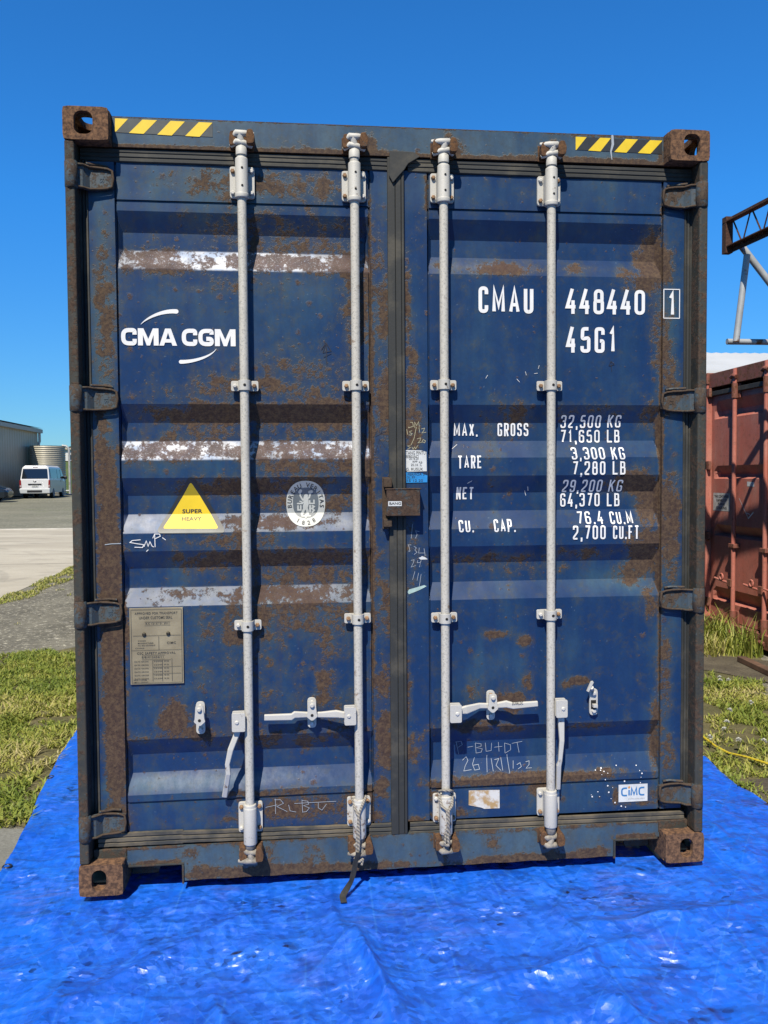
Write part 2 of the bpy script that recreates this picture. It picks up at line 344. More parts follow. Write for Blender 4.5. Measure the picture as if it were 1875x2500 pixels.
    # sharp creases: families of triangular folds, each family living in its own patches
    def folds(rot, scale, dist, seed, lo=.46, hi=.56):
        mp = t.n('ShaderNodeMapping'); mp.inputs['Rotation'].default_value = (0, 0, rot); mp.inputs['Location'].default_value = (seed*1.7, seed*.9, 0); t.l(t.tc, mp.inputs[0])
        w = t.n('ShaderNodeTexWave', wave_type='BANDS', bands_direction='X', wave_profile='TRI'); t.l(mp.outputs[0], w.inputs['Vector'])
        w.inputs['Scale'].default_value = scale; w.inputs['Distortion'].default_value = dist; w.inputs['Detail'].default_value = 1.5; w.inputs['Detail Scale'].default_value = .6; w.inputs['Detail Roughness'].default_value = .7
        k = t.ramp(t.noise(2.2, 4, .6, t.vec((1, 1, 1), (seed*3.1, seed*5.7, 0))), lo, hi)
        return w.outputs['Fac'], k
    F_ = [(0.03, 1.3, .08, 1, .060), (1.55, 1.7, .12, 2, .030), (-.04, 4.0, .15, 3, .014), (.6, 2.2, .25, 5, .036), (-.5, 2.8, .25, 6, .026), (.25, 6.0, .3, 7, .008), (-.2, 9., .4, 8, .005), (1.15, 5., .3, 9, .006)]
    h = None; lines = None
    for rot, sc_, di, sd_, am in F_:
        w, k = folds(rot, sc_, di, sd_); q = t.math('MULTIPLY', t.math('MULTIPLY', w, k), am/.055); h = q if h is None else t.math('ADD', h, q)
        if sc_ < 6:
            l_ = t.math('MULTIPLY', t.ramp(w, .95, 1.0), k); lines = l_ if lines is None else t.math('MAXIMUM', lines, l_)
    col = t.mix(t.math('MULTIPLY', lines, .30), col, (.06, .30, .86))      # lighter lines along the fold crests
    # fine taut lines: noise drawn out along several directions
    for rot, sx, sy, am in ((0.05, 26, 1.6, .10), (1.5, 22, 2.0, .055), (.7, 24, 1.8, .075), (-.6, 24, 1.8, .075)):
        mp = t.n('ShaderNodeMapping', vector_type='TEXTURE'); mp.inputs['Rotation'].default_value = (0, 0, rot); mp.inputs['Scale'].default_value = (1/sx, 1/sy, 1); t.l(t.tc, mp.inputs[0])
        q = t.n('ShaderNodeTexNoise'); q.inputs['Scale'].default_value = 1; q.inputs['Detail'].default_value = 4; q.inputs['Roughness'].default_value = .6; t.l(mp.outputs[0], q.inputs['Vector'])
        h = t.math('ADD', h, t.math('MULTIPLY', t.math('ABSOLUTE', t.math('SUBTRACT', q.outputs['Fac'], .5)), am*2.2))
    return t.set(Base_Color=col, Roughness=t.ramp(st, .3, .7, .40, .50), Specular_IOR_Level=1.0, Coat_Weight=t.math('MULTIPLY', p2, .6), Coat_Roughness=.22, Normal=t.bump(h, .8, .0125, nrm))
M['tarp'] = tarp()
M['eyelet'] = simple('eyelet_metal', (.05, .05, .05), .4, .6)
def ground_m(name, a, b, c, s1, s2, s3, thr=.62, rough=.95, bump=.6, stretch=(1, 1, 1), speck=0.):
    t = NT(name); v = t.vec(stretch)
    col = t.mix(t.ramp(t.noise(s1, 7, .6, v), .35, .68), a, b); col = t.mix(t.ramp(t.noise(s2, 6, .65, v), thr, thr+.12), col, c)
    f = t.noise(s3, 4, .7); col = t.mix(t.ramp(f, .25, .75, 0, .45), col, tuple(q*.35 for q in a))
    sk = t.math('MULTIPLY', t.ramp(t.noise(s3*1.6, 3, .8), .56, .68), speck); col = t.mix(sk, col, tuple(min(.9, q*2.6) for q in b)); sd = t.math('MULTIPLY', t.ramp(t.noise(s3*1.1, 3, .8, t.vec((1, 1, 1), (5, 9, 2))), .58, .70), speck); col = t.mix(sd, col, tuple(q*.25 for q in a))
    return t.set(Base_Color=col, Roughness=rough, Specular_IOR_Level=.2, Normal=t.bump(t.math('ADD', f, t.noise(s3*.25, 4, .6)), bump, .02))
M['gravel'] = ground_m('gravel_ground', (.175, .165, .13), (.27, .255, .20), (.44, .42, .35), 1.6, 9, 12, .58, bump=.6, speck=.85)
M['yard'] = ground_m('yard_gravel', (.225, .225, .170), (.315, .305, .235), (.20, .23, .12), .35, 1.2, 9, .58, bump=.9, stretch=(.6, 1, 1), speck=.5)
M['concrete'] = ground_m('concrete_slab', (.46, .42, .335), (.60, .555, .45), (.34, .31, .255), .5, 1.6, 18, .58, .9, .15, (.35, 1, 1))
def slab():
    t = NT('concrete_drive'); v = t.vec((.3, 1, 1)); n = t.noise(.9, 8, .65, v); col = t.mix(t.ramp(n, .35, .68), (.46, .42, .335), (.60, .555, .45))
    col = t.mix(t.math('MULTIPLY', t.ramp(t.noise(3.5, 7, .7, v), .55, .7), .6), col, (.36, .33, .27))
    col = t.mix(t.math('MULTIPLY', t.ramp(t.noise(30, 4, .7), .5, .7), .35), col, (.30, .28, .23))
    for cx, cy, sc, pw in ((9.2, -12.6, 2.3, .35), (8.6, -9.5, 3.1, .30)):
        w = t.n('ShaderNodeTexWave', wave_type='RINGS', rings_direction='Z'); t.l(t.vec((1, 1, 0), (cx, cy, 0)), w.inputs['Vector']); w.inputs['Scale'].default_value = sc*.12; w.inputs['Distortion'].default_value = .6; w.inputs['Detail'].default_value = 3
        col = t.mix(t.math('MULTIPLY', t.math('MULTIPLY', t.ramp(w.outputs['Fac'], .90, .98), t.ramp(t.noise(.8, 3, .6), .42, .6)), pw), col, (.25, .235, .20))
    # saw cuts between the bays
    w = t.n('ShaderNodeTexWave', wave_type='BANDS', bands_direction='Y'); t.l(t.tc, w.inputs['Vector']); w.inputs['Scale'].default_value = .0628
    col = t.mix(t.math('MULTIPLY', t.ramp(w.outputs['Fac'], .9994, .99995), .7), col, (.14, .13, .11))
    return t.set(Base_Color=col, Roughness=.9, Specular_IOR_Level=.2)
M['drive'] = slab()
M['unseen_dark_ground'] = ground_m('bounce_cut_ground', (.045, .045, .045), (.065, .065, .062), (.09, .09, .085), 1.2, 20, 60, .62, bump=.4)  # dark tone for the added ground behind the camera
M['kerb'] = simple('kerb_concrete', (.55, .52, .45), .9, 0, .15, 3)
M['paving'] = ground_m('paving_concrete', (.24, .24, .21), (.30, .30, .265), (.16, .17, .13), 2, 9, 80, .66, .9, .2)
M['soil'] = ground_m('lawn_soil', (.15, .145, .06), (.24, .205, .105), (.34, .27, .15), 2.5, 7, 60, .62, bump=.8)
M['dirt'] = ground_m('dirt_strip', (.13, .11, .08), (.21, .18, .125), (.32, .27, .17), 3, 16, 60, .60, bump=.8)
M['field'] = ground_m('field_grass', (.10, .155, .03), (.16, .20, .05), (.22, .20, .09), .06, .2, 2, .62, bump=.3)
def grass_m():
    t = NT('grass_blade'); a = t.attr('tint')
    r = t.n('ShaderNodeValToRGB'); e = r.color_ramp.elements; e[0].position = 0; e[0].color = (.15, .22, .03, 1); e[1].position = 1; e[1].color = (.72, .62, .32, 1)
    for p, c in ((.40, (.29, .35, .055, 1)), (.66, (.46, .45, .095, 1)), (.82, (.56, .49, .20, 1))):
        q = e.new(p); q.color = c
    t.l(a, r.inputs[0]); t.b.inputs['Subsurface Weight'].default_value = 0
    tr = t.n('ShaderNodeBsdfTranslucent'); t.l(r.outputs[0], tr.inputs[0]); mx = t.n('ShaderNodeMixShader'); mx.inputs[0].default_value = .3
    t.l(t.b.outputs[0], mx.inputs[1]); t.l(tr.outputs[0], mx.inputs[2]); t.l(mx.outputs[0], t.out.inputs[0])
    return t.set(Base_Color=r.outputs[0], Roughness=.55, Specular_IOR_Level=.3)
M['grass'] = grass_m()
M['petal'] = simple('clover_white', (.75, .75, .68), .7)
M['shedwall'] = simple('shed_wall_grey', (.58, .49, .36), .5, .0, .05, .5); M['shedtrim'] = simple('shed_trim', (.52, .48, .42), .5); M['shedroof'] = simple('shed_roof_white', (.72, .72, .70), .45, .1)
M['whiteroof'] = simple('white_roof_sheet', (.66, .68, .68), .5, .1, .06, .4)
M['cream'] = simple('cream_wall', (.60, .57, .48), .6, 0, .06, 1)
M['tank'] = simple('tank_beige', (.52, .485, .38), .45, .1, .05, 2); M['white_pvc'] = simple('pvc_white', (.74, .74, .72), .4)
M['carwhite'] = simple('van_white', (.78, .79, .80), .25, 0, 0); M['cardark'] = simple('car_dark_blue', (.014, .022, .032), .2)
M['bumper'] = simple('van_bumper', (.58, .61, .62), .35)
M['glass'] = simple('tinted_glass', (.012, .016, .02), .06, 0, 0, 1, .8); M['tail'] = simple('tail_lamp_red', (.30, .012, .012), .25); M['tailc'] = simple('tail_lamp_clear', (.55, .45, .45), .2)
M['tyre'] = simple('tyre_rubber', (.012, .012, .012), .85); M['rim'] = simple('alloy_rim', (.45, .46, .47), .35, .7); M['plastic'] = simple('black_plastic', (.015, .015, .016), .5)
M['chrome'] = simple('badge_chrome', (.30, .30, .31), .25, .8)
M['leaf'] = simple('hedge_leaf', (.04, .07, .02), .8, 0, .3, 1); M['bark'] = simple('bark', (.08, .06, .04), .9)
M['housew'] = simple('house_white', (.75, .74, .70), .6); M['window'] = simple('window_dark', (.03, .035, .04), .2)
M['sign'] = simple('old_sign', (.55, .55, .52), .6, 0, .25, 14)

# ------------------------------------------------------------------ lettering helpers (all 2D outlines in x-z, turned into thin paint on a surface)
def txt(s, spacing=1.0, bold=.0):
    cu = bpy.data.curves.new('t', 'FONT'); cu.body = s; cu.size = 1; cu.space_character = spacing; cu.offset = bold; cu.resolution_u = 3
    o = bpy.data.objects.new('t', cu); COL.objects.link(o); dg = bpy.context.evaluated_depsgraph_get(); dg.update()
    me = o.evaluated_get(dg).to_mesh(); v = [(p.co.x, p.co.y) for p in me.vertices]; f = [tuple(p.vertices) for p in me.polygons]
    o.evaluated_get(dg).to_mesh_clear(); bpy.data.objects.remove(o); bpy.data.curves.remove(cu)
    return v, f
def fit(vf, x0, z0, x1, z1):
    v, f = vf; a = np.array(v); mn = a.min(0); mx = a.max(0); sc = (np.array([x1-x0, z1-z0]))/(mx-mn)
    return [tuple(np.array([x0, z0])+(q-mn)*sc) for q in a], f
def stroke(pts, w, cap=True):
    """outline of a pen stroke; w a number or one per point"""
    P = [np.array(p, float) for p in pts]; Q = [P[0]]
    ws = [w]*len(P) if not hasattr(w, '__len__') else list(w); wq = [ws[0]]
    for p, ww in zip(P[1:], ws[1:]):
        if np.linalg.norm(p-Q[-1]) > 1e-6: Q.append(p); wq.append(ww)
    n = len(Q); closed = n > 3 and np.linalg.norm(Q[0]-Q[-1]) < 1e-5
    V = []; F = []
    for i in range(n):
        if closed: a = Q[i]-Q[i-1 if i > 0 else n-2]; b = Q[(i+1) if i < n-1 else 1]-Q[i]
        else: a = Q[i]-Q[i-1] if i > 0 else Q[1]-Q[0]; b = Q[i+1]-Q[i] if i < n-1 else Q[-1]-Q[-2]
        a = a/np.linalg.norm(a); b = b/np.linalg.norm(b); t = a+b
        t = t/np.linalg.norm(t) if np.linalg.norm(t) > 1e-6 else a
        nn = np.array([-t[1], t[0]]); k = wq[i]/2/max(.45, abs(nn@np.array([-a[1], a[0]])))
        V += [tuple(Q[i]+nn*k), tuple(Q[i]-nn*k)]
    for i in range(n-1): F.append((2*i, 2*i+1, 2*i+3, 2*i+2))
    if cap and not closed:
        for e, i in ((0, 0), (1, n-1)):
            d = (Q[0]-Q[1]) if e == 0 else (Q[-1]-Q[-2]); d = d/np.linalg.norm(d); nn = np.array([-d[1], d[0]]); h = wq[i]/2
            o = len(V); ring = [Q[i]+h*(nn*math.cos(a)+d*math.sin(a)) for a in np.linspace(0, math.pi, 6)]
            V += [tuple(q) for q in ring]; F.append(tuple(range(o, o+len(ring))))
    return V, F
def rounded(pts, r, n=5):
    P = [np.array(p, float) for p in pts]; closed = np.linalg.norm(P[0]-P[-1]) < 1e-9
    out = [] if closed else [P[0]]
    rng = range(0, len(P)-1) if closed else range(1, len(P)-1)
    for i in rng:
        p = P[i]; a = P[i-1 if i > 0 else len(P)-2]-p; b = P[i+1]-p; la, lb = np.linalg.norm(a), np.linalg.norm(b)
        rr = min(r, la*.499, lb*.499); s = p+a/la*rr; e = p+b/lb*rr
        for t in np.linspace(0, 1, n): out.append((1-t)**2*s+2*t*(1-t)*p+t*t*e)
    if closed: out.append(out[0])
    else: out.append(P[-1])
    return out
GL = {  # strokes in a unit box; second item: rounded corners
 'C': [([(1,.74),(1,1),(0,1),(0,0),(1,0),(1,.26)],1)], 'O': [([(0,.5),(0,1),(1,1),(1,0),(0,0),(0,.5)],1)], '0': [([(0,.5),(0,1),(1,1),(1,0),(0,0),(0,.5)],1)],
 'U': [([(0,1),(0,0),(1,0),(1,1)],1)], 'G': [([(1,.74),(1,1),(0,1),(0,0),(1,0),(1,.46),(.55,.46)],.7)],
 'M': [([(0,0),(0,1),(.5,.22),(1,1),(1,0)],0)], 'A': [([(0,0),(.5,1),(1,0)],0), ([(.17,.3),(.83,.3)],0)], 'N': [([(0,-.08),(0,1.08)],0), ([(1,-.08),(1,1.08)],0), ([(0,1),(1,0)],0)],
 'X': [([(0,0),(1,1)],0), ([(0,1),(1,0)],0)], 'T': [([(-.12,1),(1.12,1)],0), ([(.5,1),(.5,-.08)],0)], 'E': [([(1.1,1),(0,1),(0,0),(1.1,0)],0), ([(0,.52),(.95,.52)],0)],
 'F': [([(1.1,1),(0,1),(0,-.08)],0), ([(0,.52),(.85,.52)],0)], 'L': [([(0,1.08),(0,0),(1.1,0)],0)], 'K': [([(0,-.08),(0,1.08)],0), ([(1,1.05),(0,.38)],0), ([(.38,.6),(1,-.06)],0)],
 'R': [([(0,-.08),(0,1.08)],0), ([(0,1),(1,1),(1,.47),(0,.47)],.8), ([(.5,.5),(1,-.07)],0)], 'P': [([(0,-.08),(0,1.08)],0), ([(0,1),(1,1),(1,.44),(0,.44)],.8)],
 'B': [([(0,-.08),(0,1.08)],0), ([(0,1),(.9,1),(.9,.54),(0,.54)],.7), ([(0,.54),(1,.54),(1,0),(0,0)],.7)],
 'S': [([(1,.76),(1,1),(0,1),(0,.53),(1,.50),(1,0),(0,0),(0,.24)],1)],
 '1': [([(.15,.78),(.6,1),(.6,0)],0)], '2': [([(0,.74),(0,1),(1,1),(1,.55),(0,.12),(0,0),(1,0)],.6)],
 '3': [([(0,.78),(0,1),(1,1),(1,.54),(.35,.54)],.9), ([(.45,.54),(1,.54),(1,0),(0,0),(0,.22)],.9)],
 '4': [([(.76,-.08),(.76,.55)],0), ([(.66,1.08),(-.02,.25),(1.1,.25)],0)], '5': [([(.95,1),(.08,1),(.02,.54),(1,.60),(1,0),(0,0),(0,.22)],.7)],
 '6': [([(.95,.78),(.95,1),(0,1),(0,0),(1,0),(1,.56),(0,.56)],.9)], '9': [([(.05,.22),(.05,0),(1,0),(1,1),(0,1),(0,.44),(1,.44)],.9)],
 '7': [([(0,1),(1,1),(.35,0)],0)], '8': [([(.5,.53),(.06,.53),(.06,1),(.94,1),(.94,.53),(.5,.53)],.9), ([(.5,.53),(0,.53),(0,0),(1,0),(1,.53),(.5,.53)],.9)],
 '.': [([(.5,-.09),(.5,.09)],0)], ',': [([(.5,.09),(.5,-.09)],0), ([(.62,-.05),(.25,-.24)],0)],
}
GWD = {'M': 1.3, '1': .75, '.': .34, ',': .36, 'A': 1.12, 'I': .2}
def line_of(s, x0, z0, x1, z1, sw=.138, gap=.42, rk=.5):
    """stencil-like condensed lettering filling a box"""
    h = z1-z0; w = sw*h; tot = sum(GWD.get(c, 1.) if c != ' ' else .8 for c in s)+gap*(len(s)-1)
    k = (x1-x0)/tot; x = x0; out = []
    for c in s:
        g = GWD.get(c, 1.)*k if c != ' ' else .8*k
        if c != ' ':
            ix = w/2 if c not in '.,1' else min(w/2, g*.3)
            for pts, rd in GL[c]:
                q = [(x+ix+a*(g-2*ix), z0+w/2+b*(h-w)) for a, b in pts]
                if rd: q = rounded(q, rk*rd*min(g-2*ix, h*.5)*1.0, 6)
                out.append(stroke(q, w, cap=False) if c not in 'A' else stroke(q, w*.92, cap=False))
        x += g+gap*k
    return out

# ------------------------------------------------------------------ ground and setting
def sheet(name, pts, m, zoff, kind='structure', nx=1, thick=None):
    mb = MB(); n = len(pts)
    mb.add([(x, y, zg(x, y)+zoff) for x, y in pts], [tuple(range(n))]); o = mb.build(name, m, fix=False)
    me = o.data
    if me.polygons[0].normal.z < 0: me.flip_normals()
    bm = bmesh.new(); bm.from_mesh(me)
    for yb in (4.0, 62.0, 165.0):
        g = list(bm.verts)+list(bm.edges)+list(bm.faces); bmesh.ops.bisect_plane(bm, geom=g, plane_co=(0, yb, 0), plane_no=(0, 1, 0))
    for v in bm.verts: v.co.z = zg(v.co.x, v.co.y)+zoff
    bm.to_mesh(me); bm.free(); o['kind'] = kind; return o
sheet('ground', [(-900, -200), (900, -200), (900, 1500), (-900, 1500)], M['gravel'], 0)
sheet('unseen_dark_ground', [(-40, -3.55), (40, -3.55), (40, -60), (-40, -60)], M['unseen_dark_ground'], .014)  # added dark ground out of view, cuts light bounced onto the doors
sheet('yard', [(-60, 21.75), (-4.26, 21.75), (-4.26, 60.5), (-60, 60.5)], M['yard'], .004)
sheet('road', [(-60, -30), (-4.26, -30), (-4.26, 21.55), (-60, 21.55)], M['drive'], .006)
kb = MB(); kb.box((-60, 21.55, .10), (-4.4, 21.75, .19)); kb.build('kerb', M['kerb'], bevel=.02)['kind'] = 'structure'
sheet('field', [(-300, 60.6), (200, 60.6), (200, 400), (-300, 400)], M['field'], .008)
TL = [(-1.80, 2.75), (-1.79, 2.29), (-1.76, 1.76), (-1.72, 1.33), (-1.68, 1.05), (-1.63, .68), (-1.62, .54), (-1.60, .29), (-1.66, -.5), (-1.72, -1.4), (-1.74, -2.3)]
TR = [(1.90, 2.75), (1.89, 1.9), (1.88, 1.3), (1.86, 1.09), (1.84, .89), (1.86, .77), (1.85, .61), (1.9, .1), (1.95, -.8), (1.9, -2.3)]
def edge(T, y): return float(np.interp(y, [p[1] for p in T[::-1]], [p[0] for p in T[::-1]]))
sheet('lawn', [(-4.1, 5.1), (-3.6, 4.6), (-3.09, 4.72), (-2.7, 4.85), (-2.45, 5.1), (-1.0, 5.9), (1.5, 6), (4.2, 5.6), (3.6, 3.6), (3.2, 3.25), (3.0, 2.6), (3.4, .2), (3.3, -2), (1.4, -2.6), (-1.4, -2.6), (-1.55, .55), (-1.65, .80), (-1.79, .88), (-4.1, 1.15)], M['soil'], .005)
sheet('path', [(-1.66, .78), (-4.1, 1.12), (-4.1, -3.5), (-1.2, -3.5), (-1.2, .3)], M['paving'], .009)
sheet('dirt_track', [(2.75, 3.6), (3.0, 3.3), (3.25, 2.85), (3.6, 1.5), (6, 1.2), (6, 2.4), (3.72, 3.0), (3.66, 3.6), (3.2, 4.0)], M['dirt'], .010)
sheet('bare_earth', [(1.95, .95), (2.2, .98), (2.8, .75), (3.1, .2), (2.9, -.5), (1.7, -.3), (1.7, .6)], M['dirt'], .012)

# numpy value noise -------------------------------------------------
def vnoise(x, y, seed):
    rs = np.random.RandomState(seed); T = rs.rand(256, 256)
    xi = np.floor(x).astype(int); yi = np.floor(y).astype(int); fx = x-xi; fy = y-yi
    fx = fx*fx*fx*(fx*(fx*6-15)+10); fy = fy*fy*fy*(fy*(fy*6-15)+10)
    a = T[xi % 256, yi % 256]; b = T[(xi+1) % 256, yi % 256]; c = T[xi % 256, (yi+1) % 256]; d = T[(xi+1) % 256, (yi+1) % 256]
    return (a*(1-fx)+b*fx)*(1-fy)+(c*(1-fx)+d*fx)*fy
def blades(name, n, region, hmin, hmax, seed, tintfun, keep, label=None, wid=.0035, lean=.9):
    rs = np.random.RandomState(seed); x0, x1, y0, y1 = region
    x = rs.uniform(x0, x1, n); y = rs.uniform(y0, y1, n); k = keep(x, y); x = x[k]; y = y[k]; n = len(x)
    cl = vnoise(x*3.1, y*3.1, seed+1)*.6+vnoise(x*11, y*11, seed+2)*.4
    h = (hmin+(hmax-hmin)*rs.rand(n)**1.5)*(.45+1.1*cl); an = rs.rand(n)*2*np.pi; ln = h*lean*(.4+rs.rand(n)); w = wid*(.6+.8*rs.rand(n))
    dx = np.cos(an); dy = np.sin(an); z = np.array([zg(a, b) for a, b in zip(x, y)])+.004
    px, py = -dy*w, dx*w
    V = np.zeros((n, 5, 3))
    V[:, 0] = np.stack([x-px, y-py, z], 1); V[:, 1] = np.stack([x+px, y+py, z], 1)
    mx, my, mz = x+dx*ln*.35, y+dy*ln*.35, z+h*.62
    V[:, 2] = np.stack([mx+px*.8, my+py*.8, mz], 1); V[:, 3] = np.stack([mx-px*.8, my-py*.8, mz], 1)
    V[:, 4] = np.stack([x+dx*ln, y+dy*ln, z+h*.95], 1)
    b = np.arange(n)*5
    L = np.stack([b, b+1, b+2, b+3, b+3, b+2, b+4], 1).reshape(-1)
    me = bpy.data.meshes.new(name); me.vertices.add(n*5); me.vertices.foreach_set('co', V.reshape(-1))
    me.loops.add(n*7); me.loops.foreach_set('vertex_index', L.astype(np.int32))
    me.polygons.add(n*2); st = np.stack([np.arange(n)*7, np.arange(n)*7+4], 1).reshape(-1); me.polygons.foreach_set('loop_start', st.astype(np.int32))
    me.update(calc_edges=True)
    tint = np.clip(tintfun(x, y, rs, n), 0, 1); at_ = me.attributes.new('tint', 'FLOAT', 'POINT'); at_.data.foreach_set('value', np.repeat(tint, 5).astype(np.float32))
    me.materials.append(M['grass']); o = bpy.data.objects.new(name, me); COL.objects.link(o); o['kind'] = 'stuff'; return o
def offtarp(x, y):
    l = np.interp(y, [p[1] for p in TL[::-1]], [p[0] for p in TL[::-1]]); r = np.interp(y, [p[1] for p in TR[::-1]], [p[0] for p in TR[::-1]])
    return (x < l-.005) | (x > r+.005)
def tintL(x, y, rs, n): return .04+.62*vnoise(x*1.7+3, y*1.7, 5)+.28*(vnoise(x*7, y*7, 6)-.3)+.50*(rs.rand(n)-.42)
def keepL(x, y):
    far = 4.70+.30*(vnoise(x*4, y*0, 9)-.5)*2+np.clip(x+3.1, 0, 1.5)*.35
    near = .82-(x+1.79)*.12+.10*(vnoise(x*9, y*0+2, 11)-.5)
    return offtarp(x, y) & (y < far) & (y > near) & (vnoise(x*4.3+2, y*4.3, 15)*.6+vnoise(x*13, y*13, 16)*.4 > .36)
blades('grass', 95000, (-4.1, -1.0, .7, 5.6), .014, .048, 21, tintL, keepL, lean=1.5, wid=.005)
def keepR(x, y):
    dirt = (vnoise(x*5, y*5, 31) > .62) & (x > 2.3)
    strip = ((x+y*.9) > 5.85) & ((x+y*.75) < 6.5)
    bare = (x > 1.95) & (y < .98-(x-2)*.25) & (vnoise(x*8, y*8, 33) > .15)
    return (vnoise(x*4.3+2, y*4.3, 17)*.6+vnoise(x*13, y*13, 18)*.4 > .36) & offtarp(x, y) & ~dirt & ~strip & ~bare & (x < 3.7)
blades('grass', 80000, (1.4, 3.7, -.4, 5.6), .012, .040, 41, lambda x, y, rs, n: .05+.62*vnoise(x*2.3, y*2.3, 45)+.50*(rs.rand(n)-.38), keepR, lean=1.4, wid=.0045)
# scruffy verge along the concrete, and thin weeds in the gravel
def keepV(x, y):
    d = x+4.26; return (d > -.05+.1*vnoise(y*3, y*0, 51)) & (d < .05+.40*vnoise(y*1.3, y*0+4, 52)) & (vnoise(x*6, y*3, 53) > .35)
blades('grass', 14000, (-4.4, -3.8, 4.5, 14), .012, .04, 55, lambda x, y, rs, n: .35+.5*rs.rand(n), keepV, wid=.006)
def keepG(x, y): return (vnoise(x*1.3+.4*y, y*1.1+17, 61)*.55+vnoise(x*7+3, y*6, 62)*.45 > .68) & (y > 4.7)
blades('grass', 26000, (-4.2, -1.3, 4.7, 12), .012, .035, 65, lambda x, y, rs, n: .3+.6*rs.rand(n), keepG, wid=.005)
# tall weed clumps against the red container
def clump(cx, cy, rad, n, h0, h1, seed, label, tint=.25):
    o = blades('grass_clump', n*3, (cx-rad, cx+rad, cy-rad, cy+rad), h0, h1, seed, lambda x, y, rs, n_: tint+.45*rs.rand(n_)-.25*(vnoise(x*6, y*6, seed) - .5), lambda x, y: ((x-cx)**2+(y-cy)**2 < rad*rad*(.45+.55*vnoise(x*9, y*9, seed+3))) & (x < 3.72), wid=.006, lean=.55)
    del o['kind']; tag(o, label, 'weeds', 'tall weeds by the red container'); return o
clump(3.42, 4.52, .42, 380, .10, .34, 71, 'tallest clump of green grass growing against the left end of the red container')
clump(3.22, 4.10, .30, 260, .05, .20, 72, 'lower yellowish clump of grass in front of the tall clump beside the red container', .5)
clump(3.60, 3.95, .22, 110, .08, .30, 73, 'small green weed clump under the second locking bar of the red container', .15)
# ------------------------------------------------------------------ the blue container
CT = empty('shipping_container', (0, 0, 0))
tag(CT, 'large dark blue rust-spotted shipping container with four white locking bars, standing on a blue tarp', 'container')
def breaks():
    B = [(2.552, 2.481, 2.414, 2.342), (1.837, 1.768, 1.697, 1.630), (1.559, 1.491, 1.420, 1.350), (1.282, 1.213, 1.138, 1.071), (.562, .494, .423, .348)]
    return B
BR = breaks(); DY = .060; PD = .036
def prof(z):
    z = np.asarray(z, float); y = np.zeros_like(z)
    for a, b, c, d in BR: y = np.maximum(y, np.interp(z, [d, c, b, a], [0, PD, PD, 0]))
    return y
PANEL = {-1: (-1.0564, -.106), 1: (.114, 1.065)}
LEAF = {-1: (-1.150, -.019), 1: (.023, 1.154)}
def door_y(x, z):
    x = np.asarray(x, float); z = np.asarray(z, float)
    s = np.where(x < 0, -1, 1); p0 = np.where(s < 0, PANEL[-1][0], PANEL[1][0]); p1 = np.where(s < 0, PANEL[-1][1], PANEL[1][1])
    e = np.minimum(x-p0, p1-x); inside = e > 0
    y = np.minimum(prof(z), np.clip(e, 0, None)*PD/.021)
    y = y+np.where(inside, .003, 0.)                                   # the panel sits a little behind the door frame
    y = y+np.where(np.abs(e-.004) < .004, .010, 0.)
    for zs in (2.588, .318): y = y+np.where(inside & (np.abs(z-zs) < .0045), .007, 0.)
    # dents and oil-canning of old sheet
    return DY+y
def field(x, z, blobs):
    f = np.zeros_like(x)
    for cx, cz, rx, rz, a in blobs: f = np.maximum(f, a*np.exp(-(((x-cx)/rx)**2+((z-cz)/rz)**2)**1.4))
    return f
